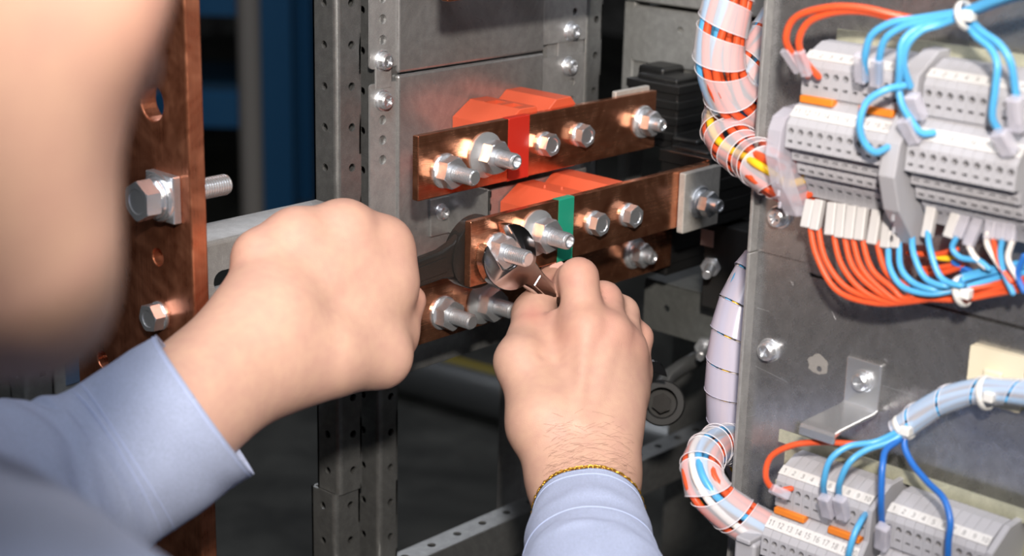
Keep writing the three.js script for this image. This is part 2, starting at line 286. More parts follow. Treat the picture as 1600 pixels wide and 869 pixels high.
const domeWasher = (R, r, t, z = 0) => lathe([[r, z], [r, z + t], [R * 0.62, z + t * 0.95], [R * 0.86, z + t * 0.6], [R, z + t * 0.35], [R, z], [r, z]], 36, 0.35);
function threadGeo(r, z0, z1, p = 0.0015, tipHole = 0) {
  const pts = [[0.00001, z0], [r, z0]]; let z = z0 + p * 0.5;
  while (z < z1 - 0.0012) { pts.push([r, z - p * 0.12], [r, z + p * 0.08], [r * 0.85, z + p * 0.42], [r * 0.85, z + p * 0.55]); z += p; }
  pts.push([r * 0.93, z1 - 0.0009], [r * 0.8, z1 - 0.0001], [r * 0.74, z1]);
  if (tipHole) pts.push([r * 0.62, z1], [r * 0.5, z1 - tipHole], [0.00001, z1 - tipHole * 1.2]); else pts.push([0.00001, z1]);
  return lathe(pts, 28, 0.4);
}
// crossed recess cut into a round head
const ev = new Evaluator(); ev.useGroups = false; ev.attributes = ['position', 'normal'];
function panHead(R, h) {
  const pts = [[0.00001, 0], [R, 0], [R, h * 0.35], [R * 0.93, h * 0.68], [R * 0.72, h * 0.92], [R * 0.4, h], [0.00001, h]];
  let b = new Brush(mergeVertices(new THREE.LatheGeometry(pts.map(p => new THREE.Vector2(...p)), 28).rotateX(Math.PI / 2)));
  for (const a of [0.5, 0.5 + Math.PI / 2, 0.5 + Math.PI / 4, 0.5 - Math.PI / 4]) {
    const thin = Math.abs(a - 0.5) === Math.PI / 4; const c = new Brush(new THREE.BoxGeometry(R * (thin ? 0.85 : 1.15), R * (thin ? 0.1 : 0.26), h * (thin ? 0.5 : 1)).rotateZ(a).translate(0, 0, h)); c.updateMatrixWorld(); b = ev.evaluate(b, c, SUBTRACTION);
  }
  return metreUV(toCreasedNormals(b.geometry, 0.5));
}
const HG = {};
function makeNutBolt(kind) {          // a bolt end with nut and washer standing out of a bus bar
  const k = { slim: { W: 0.0108, wt: 0.0022, af: 0.0172, nh: 0.0080, r: 0.0050, L: 0.0262, hole: 0 }, wide: { W: 0.0142, wt: 0.0042, af: 0.0185, nh: 0.0085, r: 0.0052, L: 0.027, hole: 0.0022 } }[kind];
  HG[kind] ??= { w: kind === 'wide' ? domeWasher(k.W, k.r * 0.9, k.wt) : washerGeo(k.W, k.r * 0.9, k.wt), n: hexGeo(k.af, k.nh, k.r * 0.96, 0.9, k.wt, true), b: threadGeo(k.r, -0.0065, k.L, 0.00145, k.hole), h: hexGeo(0.017, 0.0064, 0, 0.9).rotateX(Math.PI).translate(0, 0, -0.0065) };
  return k;
}
function nutBolt(kind, at, label, group, spin = 0.2, k2 = {}) {
  const k = makeNutBolt(kind), q = HG[kind];
  const o = thing('hex_bolt', label, 'bolt', at, group); o.rotation.z = 0;
  part('washer', q.w, kind === 'wide' ? mat.zincDull : mat.zinc, o);
  const n = part('nut', q.n, mat.zinc, o); n.rotation.z = spin;
  part('threaded_shank', k2.long ? threadGeo(k.r, -0.0065, k.L + k2.long, 0.00145, k.hole) : q.b, mat.zinc, o);
  if (k2.head) part('bolt_head', q.h, mat.zincDull, o).rotation.z = spin + 0.3;
  return o;
}
const headW = washerGeo(0.0078, 0.003, 0.0026), headH = hexGeo(0.0128, 0.0058, 0, 0.88, 0.0026);
function headBolt(at, label, group, spin = 0.3, s = 1) {
  const o = thing('hex_head_bolt', label, 'bolt', at, group); o.scale.setScalar(s);
  part('washer', headW, mat.zinc, o); part('bolt_head', headH, mat.zinc, o).rotation.z = spin; return o;
}
const screwHead = panHead(0.0049, 0.0036).translate(0, 0, 0.0021), screwW = washerGeo(0.0061, 0.002, 0.0011), screwS = lathe([[0.002, 0.001], [0.0047, 0.001], [0.0047, 0.0021], [0.002, 0.0021]], 24);
function screw(at, label, group, face = 'z', s = 1) {
  const o = thing('pan_head_screw', label, 'screw', at, group); o.scale.setScalar(s); if (face === '-x') o.rotation.y = -Math.PI / 2;
  part('washer', screwW, mat.zinc, o); part('spring_washer', screwS, mat.zincDull, o); part('screw_head', screwHead, mat.zinc, o).rotation.z = rnd() * 1.5; return o;
}

// ------------------------------------------------------------------ cabinet frame
const pitchH = 0.025;
function upright(name, label, x, z, y0, y1, w, dz, m, holePhase = 0, opts = {}) {
  const o = thing(name, label, 'upright', V(x, y0, z));
  const hz = [], hx = []; for (let y = Math.ceil(y0 / pitchH) * pitchH + holePhase; y < y1 - 0.01; y += pitchH) { if (y < y0 + 0.008) continue; hz.push(circ(x + w * 0.62, y, 0.0026, 12)); hx.push(circ(z - dz * 0.52, y, 0.0026, 12)); }
  const rr = 0.0032, t = 0.0015;
  const L = [sheetZ(poly(rect(x + rr, x + w, y0, y1), hz), z, t), sheetX(poly(rect(z - dz, z - rr, y0, y1), hx), x, t)];
  const arc = []; for (let i = 0; i <= 6; i++) { const a = Math.PI / 2 + i / 6 * Math.PI / 2; arc.push([x + rr + rr * Math.cos(a), -(z - rr + rr * Math.sin(a))]); } for (let i = 6; i >= 0; i--) { const a = Math.PI / 2 + i / 6 * Math.PI / 2; arc.push([x + rr + (rr - t) * Math.cos(a), -(z - rr + (rr - t) * Math.sin(a))]); }
  L.push(metreUV(toCreasedNormals(extrude(poly(arc), y1 - y0).rotateX(-Math.PI / 2).translate(0, y0, 0), 0.5)));
  L.push(box(x + w - t, x + w, y0, y1, z - dz, z, 0));
  if (opts.back !== false) L.push(box(x, x + w, y0, y1, z - dz, z - dz + t, 0));
  wpart('folded_profile', join(L), m, o); return o;
}
// left upright of the back frame, in view beside the fist
const colL = upright('perforated_upright', 'folded steel upright with two perforated faces beside the back plates', -0.0152, -0.0546, -0.203, 0.34, 0.0195, 0.021, mat.frameSteel, 0.0115);
const footL = upright('perforated_upright', 'lower steel post carrying the perforated upright, below the fist', -0.0172, -0.0566, FLOOR, -0.203, 0.0215, 0.023, mat.postSteel, 0.0115);
const inner = upright('mounting_upright', 'narrow perforated mounting upright between the folded upright and the open back', 0.0185, -0.0535, FLOOR, 0.34, 0.0165, 0.03, mat.postSteel, 0.004);
const colR = upright('perforated_upright', 'perforated steel upright at the far end of the back plates, beside the black terminals', 0.2135, -0.0545, FLOOR, 0.34, 0.0165, 0.03, mat.frameSteel, 0.0065);
const backR = thing('mounting_upright', 'mounting upright behind the far flanges of the back plates', 'upright', V(0.168, FLOOR, -0.0535));
wpart('folded_profile', join(box(0.172, 0.2095, FLOOR, 0.34, -0.055, -0.0535, 0), box(0.172, 0.1735, FLOOR, 0.34, -0.09, -0.055, 0)), mat.galv, backR);
// back plates: a raised field with stepped flanges at both ends
function backPlate(label, y0, y1, holesL, holesR, clipTop, clipBottom) {
  const o = thing('back_plate', label, 'plate', V(0.03, y0, -0.0535));
  const zf = -0.052, zp = -0.0502, xl = 0.0093, xa = 0.030, xb = 0.1655, xr = 0.2085, t = 0.0015;
  const f = []; for (const y of holesL) f.push(circ(xl + 0.0105, y, 0.003, 16));
  const g = []; for (const y of holesR) g.push(circ(xr - 0.012, y, 0.0028, 16));
  const field = rect(xa + 0.0012, xb, y0, y1, 0.003);
  wpart('field', metreUV(new RoundedBoxGeometry(xb - xa - 0.0012, y1 - y0, 0.004, 3, 0.0019).translate((xa + xb + 0.0012) / 2, (y0 + y1) / 2, zp - 0.002)), mat.sheet, o);
  wpart('flange', sheetZ(poly(rect(xl, xa + 0.002, y0 + 0.0045, y1 - 0.0035, 0.0022), f), zf, t), mat.galv, o);
  wpart('flange', sheetZ(poly(rect(xb - 0.002, xr, y0 + 0.004, y1 - 0.004, 0.0022), g), zf + 0.001, t), mat.galv, o);
  return o;
}
const rowL = (y, n, s = -1, st = 0.0125) => Array.from({ length: n }, (_, i) => y + s * i * st);
const pScrewL1 = onZ(594, 96, -0.0505), pScrewL2 = onZ(594, 158, -0.0505);
const seamY = 0.0655;
backPlate('upper galvanised back plate above the copper bars, shaded by a copper corner', seamY + 0.0006, 0.33, [pScrewL1.y + 0.0125, pScrewL1.y + 0.025, pScrewL1.y + 0.0375, pScrewL1.y + 0.05], [seamY + 0.024, seamY + 0.037, seamY + 0.05]);
backPlate('lower galvanised back plate carrying the red bar supports', -0.112, seamY - 0.0006, rowL(pScrewL2.y - 0.0125, 3), [seamY - 0.024, seamY - 0.0365, seamY - 0.049, -0.06, -0.0725]);
screw(V(0.0195, pScrewL1.y, -0.052), 'bright cross-recess screw in the upper back plate flange beside the folded upright', null, 'z', 1.08);
screw(V(0.0195, pScrewL2.y, -0.052), 'bright cross-recess screw in the lower back plate flange beside the folded upright', null, 'z', 1.08);
{ const a = onZ(893, 49, -0.05), b = onZ(889, 104, -0.05); screw(V(a.x, a.y, -0.051), 'screw in the far flange of the upper back plate', null, 'z', 1.1); screw(V(b.x, b.y, -0.051), 'screw in the far flange of the lower back plate', null, 'z', 1.1); }
// the strap that joins the plates, seen through the gap between the flanges
for (const [x0, x1, l] of [[0.0138, 0.0268, 'small steel tab bridging the back plates beside the folded upright'], [0.181, 0.2, 'small steel tab bridging the back plates beside the far upright']]) { const o = thing('joining_tab', l, 'tab', V(x0, seamY - 0.0095, -0.0535)); wpart('tab', box(x0, x1, seamY - 0.0075, seamY + 0.0065, -0.0533, -0.0516, 0.0004), mat.galv, o); }
// cross rail under the lowest bar
{ const o = thing('cross_rail', 'dark steel cross rail under the lowest copper bar', 'rail', V(0.0, -0.135, -0.05)); wpart('channel', join(box(0.006, 0.22, -0.1315, -0.113, -0.0515, -0.0495), box(0.006, 0.22, -0.1315, -0.13, -0.08, -0.05), box(0.006, 0.22, -0.1145, -0.113, -0.08, -0.05)), mat.postSteel, o);
  const s = onZ(600, 580, -0.0495); screw(V(Math.max(s.x, 0.012), s.y, -0.0495), 'screw at the near end of the dark cross rail under the fist', null, 'z', 0.9); }
// slotted rail joining the copper riser to the folded upright
{
  const o = thing('slotted_rail', 'galvanised channel rail with an oblong slot between copper riser and folded upright', 'rail', V(-0.1, -0.042, -0.035));
  const x0 = D(297, 300, 0.833).x + 0.0101, x1 = -0.036, yt = -0.002, zf = -0.019, zb = -0.05, t = 0.002, rr = 0.003; const hl = [slot(-0.1245, -0.0262, 0.011, 0.0062)];
  const arc = []; for (let i = 0; i <= 6; i++) { const a = i / 6 * Math.PI / 2; arc.push([zf - rr + rr * Math.cos(a), yt - rr + rr * Math.sin(a)]); } arc.push([zb, yt], [zb, yt - t], [zf - rr, yt - t], [zf - t, yt - rr]);
  const fold = metreUV(toCreasedNormals(extrude(poly(arc), x1 - x0).applyMatrix4(new THREE.Matrix4().makeBasis(V(0, 0, 1), V(0, 1, 0), V(-1, 0, 0))).translate(x1, 0, 0), 0.5));
  wpart('channel', join(fold, sheetZ(poly(rect(x0, x1, -0.042, yt - rr), hl), zf, t), box(x0, x1, -0.042, -0.04, zb, zf, 0)), mat.galv, o);
}
// low perforated rail running along the cabinet's foot
{
  const c = D(760, 820, 1.17), o = thing('floor_rail', 'perforated steel rail low in the cabinet, behind the right sleeve', 'rail', V(c.x, c.y - 0.03, c.z));
  const h = []; for (let i = -12; i < 12; i++) h.push(circ(c.x + i * 0.025, c.z - 0.004, 0.003, 12));
  wpart('channel', join(sheetY(poly(rect(c.x - 0.32, c.x + 0.3, c.z - 0.0115, c.z + 0.006), h), c.y, 0.0015), box(c.x - 0.32, c.x + 0.3, c.y - 0.03, c.y, c.z + 0.005, c.z + 0.0065), box(c.x - 0.32, c.x + 0.3, c.y - 0.03, c.y, c.z - 0.013, c.z - 0.0115)), mat.postSteel, o);
}
// dark perforated upright and grey device behind the person's chin
{
  const c = D(40, 600, 1.1);
  upright('perforated_upright', 'dark perforated upright behind the chin, beside the grey device', c.x, c.z, FLOOR, 0.3, 0.021, 0.02, mat.postSteel, 0.004);
  const e = D(103, 570, 1.13); const o = thing('grey_device', 'grey device with a bluish label beside the copper riser', 'device', V(e.x, e.y - 0.07, e.z));
  part('case', metreUV(new RoundedBoxGeometry(0.028, 0.15, 0.03, 2, 0.002).translate(0, 0.06, -0.01)), mat.greyBox, o);
  part('lower_cover', metreUV(new RoundedBoxGeometry(0.029, 0.06, 0.031, 2, 0.002).translate(0, 0.0, -0.0095)), mat.postSteel, o);
  part('label_plate', new THREE.BoxGeometry(0.016, 0.055, 0.0008).translate(0.004, 0.085, 0.0054), M({ color: lin(0.1, 0.15, 0.24), roughness: 0.5 }), o);
}

// ------------------------------------------------------------------ copper
const holeX = [0.0216, 0.0567, 0.111, 0.1445, 0.2105];
function busBar(label, x1, y0, y1, z, th = 0.005, xHoles = holeX) {
  const o = thing('bus_bar', label, 'bus bar', V(0, y0, z - th));
  const b = 0.0006, s = poly(rect(0, x1, y0, y1, 0.0008), xHoles.map(x => circ(x, (y0 + y1) / 2, 0.0049, 16)));
  wpart('bar', metreUV(extrude(s, th, b, 2).translate(0, 0, z - th)), mat.copper, o); return o;
}
const Z1 = 0, Z2 = 0.044, Z3 = 0;
busBar('copper bus bar marked with a band of red tape', 0.2255, 0, 0.0395, Z1);
busBar('copper bus bar marked with a band of green tape, held by the wrenches', 0.2005 + 0.03, -0.0432, -0.0037, Z2);
busBar('unmarked copper bus bar below the green-taped one', 0.2515, -0.0905, -0.0515, Z3);
{ // the bar whose lower corner just shows above, and whose shadow falls on the upper back plate
  const c = onZ(699, 3, 0.024), o = thing('bus_bar', 'copper bar whose lower corner hangs above the upper back plate', 'bus bar', V(c.x, c.y, 0.019));
  wpart('bar', metreUV(extrude(poly(rect(c.x, c.x + 0.16, c.y, c.y + 0.04, 0.0008)), 0.005, 0.0006, 2).translate(0, 0, 0.019)), mat.copper, o);
  for (const dx of [0.05, 0.12]) { const s = thing('bar_standoff', dx < 0.1 ? 'red standoff holding the topmost copper bar near its corner' : 'red standoff holding the far end of the topmost copper bar', 'standoff', V(c.x + dx, c.y + 0.02, -0.05)); part('post', metreUV(new THREE.CylinderGeometry(0.009, 0.009, 0.069, 6).rotateX(Math.PI / 2).translate(0, 0, 0.0345)), mat.insulator, s); }
}
function tape(name, label, m, x0, x1, y0, y1, z, th = 0.005) {
  const o = thing(name, label, 'tape', V(x0, y0, z)); const e = 0.00035;
  const outer = rect(y0 - e, y1 + e, z - th - e, z + e, 0.0008), inner = rect(y0, y1, z - th, z, 0.0006);
  const s = poly(outer.map(p => [-p[1], p[0]])); const h = new THREE.Path(inner.map(p => new THREE.Vector2(-p[1], p[0])).reverse()); s.holes.push(h);
  const g = extrude(s, x1 - x0).applyMatrix4(new THREE.Matrix4().makeBasis(V(0, 0, -1), V(0, 1, 0), V(1, 0, 0))).translate(x0, 0, 0);
  wpart('band', metreUV(g), m, o);
}
tape('red_tape', 'band of red insulating tape around the uppermost bus bar', mat.redTape, 0.0775, 0.0965, 0, 0.0395, Z1);
tape('green_tape', 'band of green insulating tape around the bus bar held by wrenches', mat.greenTape, 0.0765, 0.0905, -0.0432, -0.0037, Z2);
// bolts through the bars
const b1y = 0.0178, b2y = -0.0245, b3y = -0.0738;
nutBolt('slim', V(holeX[0], b1y - 0.0022, Z1), 'long threaded bolt with nut at the free end of the red-taped bar', null, 0.25, { head: 1 });
nutBolt('wide', V(holeX[1], b1y + 0.0022, Z1), 'bolt with a wide domed washer beside the red tape', null, 0.1, { head: 1 });
nutBolt('slim', V(holeX[0], b2y, Z2), 'bolt end and nut gripped by the bright wrench', null, 0.25, { head: 1 });
nutBolt('wide', V(holeX[1], b2y + 0.004, Z2), 'bolt with a wide domed washer beside the green tape', null, 0.15, { head: 1 });
nutBolt('slim', V(holeX[0], b3y, Z3), 'long threaded bolt with nut at the free end of the lowest bar, below the thumb', null, 0.5, { head: 1 });
nutBolt('wide', V(holeX[1] + 0.001, b3y - 0.001, Z3), 'shaded bolt with a wide washer on the lowest bar, behind the bright wrench', null, 0.3, { head: 1 });
headBolt(V(0.1105, b1y + 0.0015, Z1), 'hex head bolt on the red-taped bar, next to the red tape', null, 0.2);
headBolt(V(0.1445, b1y + 0.0025, Z1), 'hex head bolt on the red-taped bar, between another hex head and the end bolt', null, 0.35);
headBolt(V(0.1095, b2y + 0.0008, Z2), 'hex head bolt on the green-taped bar, next to the green tape', null, 0.25);
headBolt(V(0.1428, b2y, Z2), 'hex head bolt on the green-taped bar, between another hex head and the silver plate', null, 0.4);
function endBolt(at, label) {
  const o = thing('end_bolt', label, 'bolt', at);
  part('washer', washerGeo(0.0112, 0.004, 0.0024), mat.zincDull, o); part('spring_washer', washerGeo(0.0088, 0.004, 0.002, 0.0024), mat.zinc, o);
  part('nut', hexGeo(0.0150, 0.0068, 0.0045, 0.9, 0.0044, true), mat.zinc, o).rotation.z = 0.3; part('threaded_shank', threadGeo(0.0048, -0.004, 0.018, 0.0014, 0.001), mat.zinc, o); return o;
}
endBolt(V(0.2108, b1y + 0.002, Z1), 'bolt with nut at the terminal end of the red-taped bar');
endBolt(V(0.2128, b2y - 0.0025, Z2 + 0.0055), 'bolt with nut through the silver plate');
endBolt(V(0.208, -0.0722, Z3), 'shaded bolt with nut at the terminal end of the lowest bar');
// tinned contact pieces and black terminals behind the far ends
{
  const o = thing('contact_plate', 'silver contact plate clamped on the far end of the green-taped bar', 'plate', V(0.197, -0.047, Z2));
  wpart('plate', metreUV(extrude(poly(rect(0.1965, 0.236, -0.0465, -0.0055, 0.001), [circ(0.2128, b2y - 0.0025, 0.004, 14)]), 0.0052, 0.0007, 2).translate(0, 0, Z2 + 0.0002)), mat.tin, o);
  const l = thing('contact_plate', 'thin silver contact strip behind the far end of the red-taped bar', 'plate', V(0.19, 0, -0.009));
  wpart('plate', metreUV(extrude(poly(rect(0.188, 0.2245, 0.001, 0.0422, 0.001)), 0.0035, 0.0005, 1).translate(0, 0, -0.009)), mat.tin, l);
  const blk = (label, x0, x1, y0, y1, z0, z1, ribs) => {
    const g = thing('terminal_housing', label, 'housing', V(x0, y0, z0));
    wpart('housing', box(x0, x1, y0, y1, z0, z1, 0.0025), mat.black, g);
    for (let i = 0; i < ribs; i++) { const y = y0 + (i + 0.6) * (y1 - y0) / ribs; wpart('rib', box(x0 - 0.0012, x1 + 0.001, y, y + (y1 - y0) / ribs * 0.55, z0, z1 + 0.0012, 0.0008), mat.black, g); }
    wpart('cap', box(x0 + 0.006, x1 - 0.01, y1, y1 + 0.005, z0 + 0.004, z1 - 0.006, 0.002), mat.black, g);
    wpart('cap', box(x0 + 0.016, x1 - 0.001, y1, y1 + 0.009, z0 - 0.004, z0 + 0.02, 0.003), mat.black, g); return g;
  };
  blk('ribbed black plastic terminal housing behind the end of the red-taped bar', 0.2548, 0.298, -0.008, 0.0365, -0.05, -0.004, 4);
  blk('black plastic terminal housing behind the silver plate', 0.232, 0.288, -0.052, -0.004, 0.0, 0.043, 3);
  blk('black plastic terminal housing at the end of the lowest bar', 0.252, 0.298, -0.1, -0.055, -0.05, -0.004, 3);
}
// red bar supports: saw-tooth blocks on the back plate
function support(label, x0, y0, yTop, z0, z1, pockets) {
  const g = thing('bar_support', label, 'insulator', V(x0, y0, z0));
  const p = [[x0, y0], [x0, yTop - 0.0105], [x0 + 0.0158, yTop - 0.001], [x0 + 0.031, yTop - 0.0012], [x0 + 0.0345, yTop - 0.0105], [x0 + 0.0385, yTop - 0.0075], [x0 + 0.0495, yTop + 0.001], [x0 + 0.064, yTop + 0.001], [x0 + 0.0745, yTop - 0.01], [x0 + 0.0745, y0]];
  let b = new Brush(mergeVertices(extrude(poly(p), z1 - z0, 0.0005, 1).translate(0, 0, z0).deleteAttribute('uv'))); b.updateMatrixWorld();
  const cut = (x, y, z, w, h, d) => { const c = new Brush(new THREE.BoxGeometry(w, h, d).translate(x, y, z)); c.updateMatrixWorld(); b = ev.evaluate(b, c, SUBTRACTION); };
  if (pockets) { cut(x0 + 0.021, yTop, z0 + 0.0185, 0.011, 0.016, 0.009); cut(x0 + 0.0215, yTop, z0 + 0.0325, 0.011, 0.016, 0.009); cut(x0 + 0.022, yTop, z0 + 0.0045, 0.0008, 0.004, 0.001); }
  wpart('block', metreUV(toCreasedNormals(b.geometry, 0.4)), mat.insulator, g);
  if (!pockets) for (const [dx, dz] of [[0.02, 0.02], [0.025, 0.03], [0.052, 0.018]]) wpart('moulding_pip', new THREE.CylinderGeometry(0.0009, 0.0011, 0.002, 8).translate(x0 + dx, yTop - 0.0003, z0 + dz), mat.insulator, g);
  return g;
}
support('red-orange saw-tooth support behind the red-taped bar, with open pockets', 0.0785, 0.001, 0.0437, -0.0502, -0.0055, true);
support('red-orange saw-tooth support behind the green-taped bar, on a steel bracket', 0.0835, -0.0432, -0.0058, -0.0115, 0.0385, false);
support('red-orange support behind the lowest bar', 0.0785, -0.0905, -0.0565, -0.0502, -0.0055, false);
{ // steel bracket that brings the middle support forward
  const o = thing('hat_bracket', 'dark steel bracket under the red-orange support of the green-taped bar', 'bracket', V(0.075, -0.045, -0.05));
  wpart('side_wall', join(box(0.0745, 0.0765, -0.043, -0.0075, -0.0502, -0.0118), box(0.0745, 0.168, -0.043, -0.0075, -0.0138, -0.0118)), mat.sheet, o);
  wpart('foot', box(0.0585, 0.0765, -0.043, -0.018, -0.0502, -0.0482), mat.sheet, o);
  screw(V(0.0672, -0.0275, -0.0482), 'shaded screw in the foot of the dark steel bracket', null, 'z', 0.9);
}
// ------------------------------------------------------------------ copper riser
{
  const n0 = D(297, 300, 0.833), X = n0.x, th = 0.0099, z1 = n0.z, z0 = onX(122, 560, X).z, y0 = FLOOR, y1 = 0.4;
  const hp = [[237, 160], [246, 402], [160, 562], [262, 306], [250, 493]].map(([a, b]) => onX(a, b, X));
  const o = thing('copper_riser', 'tall wide copper bar standing before the face, with drilled holes', 'bus bar', V(X, y0, z0));
  const hs = [[hp[0].z, hp[0].y, 0.0097], [hp[1].z, hp[1].y, 0.0046], [hp[2].z, hp[2].y, 0.005], [hp[3].z, hp[3].y, 0.0062], [hp[4].z, hp[4].y, 0.005], [z0 + 0.03, 0.2, 0.009], [z1 - 0.03, -0.2, 0.009]].map(([a, b, r]) => circ(a, b, r, 24));
  const g = extrude(poly(rect(z0, z1, y0, y1), hs), th, 0.0009, 2); g.applyMatrix4(new THREE.Matrix4().makeBasis(V(0, 0, 1), V(0, 1, 0), V(-1, 0, 0))); g.translate(X + th, 0, 0);
  // the grain of this bar runs upwards
  const q = metreUV(g), uv = q.attributes.uv; for (let i = 0; i < uv.count; i++) uv.setXY(i, uv.getY(i), uv.getX(i));
  wpart('bar', q, mat.copperMatt, o);
  const toX = new THREE.Quaternion().setFromUnitVectors(V(0, 0, 1), V(-1, 0, 0));
  const b = thing('riser_bolt', 'large bolt with square plate through the copper riser', 'bolt', V(X, hp[3].y, hp[3].z)); b.quaternion.copy(toX);
  part('square_plate', metreUV(new RoundedBoxGeometry(0.023, 0.0245, 0.005, 2, 0.0006).translate(0, 0, 0.0025)), mat.zinc, b);
  part('washer', washerGeo(0.0125, 0.005, 0.0025, 0.005), mat.zinc, b); part('spring_washer', washerGeo(0.0105, 0.005, 0.0028, 0.0078), mat.zinc, b);
  part('bolt_head', hexGeo(0.0185, 0.0085, 0, 0.9, 0.0106), mat.zinc, b).rotation.z = 0.5; part('threaded_shank', threadGeo(0.0056, -0.038, 0.002, 0.0016).rotateX(Math.PI).translate(0, 0, -0.036), mat.zinc, b);
  const c = thing('riser_bolt', 'hex bolt without plate low on the copper riser above the sleeve', 'bolt', V(X, hp[4].y, hp[4].z)); c.quaternion.copy(toX);
  part('washer', washerGeo(0.0078, 0.004, 0.0018), mat.zinc, c); part('bolt_head', hexGeo(0.0135, 0.0062, 0, 0.9, 0.0018), mat.zinc, c).rotation.z = 0.2; part('threaded_shank', threadGeo(0.0045, -0.026, 0.001, 0.0014).rotateX(Math.PI).translate(0, 0, -0.025), mat.zinc, c);
}
// ------------------------------------------------------------------ right side of the cabinet behind the mounting panel
{
  const X = 0.3;
  const o = thing('grey_enclosure', 'grey steel enclosure with a round hole and a small white label', 'enclosure', V(X, 0.03, -0.085));
  wpart('cover', sheetX(poly(rect(-0.0825, 0.12, 0.0415, 0.0825, 0.003), [circ(-0.0391, 0.0684, 0.0029, 16)]), X, 0.004), mat.greyBox, o);
  wpart('housing', box(X + 0.003, X + 0.1, -0.0, 0.08, -0.088, 0.12, 0.002), mat.greyBox, o);
  wpart('corner_post', box(X + 0.002, X + 0.02, -0.12, 0.085, -0.094, -0.083, 0.002), mat.greyBox, o);
  wpart('label', sheetX(poly(rect(-0.0655, -0.0455, 0.0318, 0.0412, 0.0012)), X + 0.0024, 0.001), mat.paper, o);
  const s = thing('enclosure_shelf', 'grey steel shelf above the grey enclosure', 'shelf', V(X, 0.088, 0)); wpart('board', box(X - 0.004, X + 0.12, 0.0855, 0.12, -0.09, 0.14, 0.002), mat.greyBox, s);
  const x = 0.29;
  const a = thing('angle_shelf', 'grey steel angle shelf with a small hole below the black terminals', 'shelf', V(x, -0.165, -0.05));
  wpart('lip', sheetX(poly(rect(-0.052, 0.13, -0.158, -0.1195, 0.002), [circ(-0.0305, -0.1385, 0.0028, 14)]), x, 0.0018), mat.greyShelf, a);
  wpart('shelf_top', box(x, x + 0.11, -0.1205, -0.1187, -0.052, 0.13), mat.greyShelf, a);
  const w = thing('side_wall_sheet', 'dark inner side sheet of the cabinet behind the terminals', 'sheet', V(0.42, FLOOR, 0)); wpart('sheet', box(0.42, 0.423, FLOOR, 0.34, -0.12, 0.2), mat.postSteel, w);
  const shiny = [[D(1112, 414, 1.13), 'shiny bolt end lying in the shade above the angle shelf'], [D(1102, 540, 1.17), 'shiny bolt end in the shade below the angle shelf']];
  for (const [c, l] of shiny) { const b = thing('shaded_bolt', l, 'bolt', V(x, c.y, Math.max(c.z, 0))); b.rotation.y = -Math.PI / 2 + 0.5; b.position.x = c.y > -0.1 ? 0.262 : x; if (c.y > -0.1) { const q = onX(1112, 414, 0.262); b.position.copy(q); } else b.position.copy(onX(1102, 540, x - 0.002)); part('bolt_head', hexGeo(0.013, 0.006, 0, 0.9), mat.zinc, b); part('threaded_shank', threadGeo(0.0035, 0.006, 0.026, 0.0025), mat.zinc, b).rotation.z = 0.3; }
  const lb = thing('small_device', 'small black device with a pinkish paper label under the silver plate', 'device', V(0.262, -0.1187, 0.045)); 
  wpart('case', box(0.262, 0.288, -0.1187, -0.055, 0.02, 0.075, 0.002), mat.blackMatt, lb);
  { const q = onX(1105, 372, 0.2615); wpart('label', sheetX(poly(rect(q.z - 0.0055, q.z + 0.0055, q.y - 0.006, q.y + 0.006)), 0.2613, 0.0006), M({ color: lin(0.5, 0.36, 0.33), roughness: 0.6 }), lb); }
  // black roller with a ribbed socket
  const rc = D(1034, 630, 1.1), ro = thing('black_roller', 'black round roller with a ribbed steel socket below the angle shelf', 'roller', rc); const rd = ray(1060, 640).negate().normalize();
  part('drum', turn(lathe([[0.00001, -0.06], [0.0155, -0.06], [0.0155, -0.004], [0.0145, 0], [0.0105, 0], [0.0095, -0.012], [0.00001, -0.012]], 32).rotateX(-Math.PI / 2), rd), mat.blackMatt, ro);
  part('socket', turn(new THREE.CylinderGeometry(0.0068, 0.0068, 0.008, 6), rd).translate(...rd.clone().multiplyScalar(-0.007).toArray()), mat.blackSteel, ro);
  const st = thing('roller_stem', 'dark rod holding the black roller', 'rod', rc.clone().addScaledVector(rd, -0.06)); const e = rc.clone().addScaledVector(rd, -0.05); wpart('rod', tube([e, V(e.x + 0.04, e.y - 0.002, e.z - 0.03), V(0.42, e.y - 0.005, e.z - 0.06)], 0.006, 8, 10), mat.postSteel, st);
}

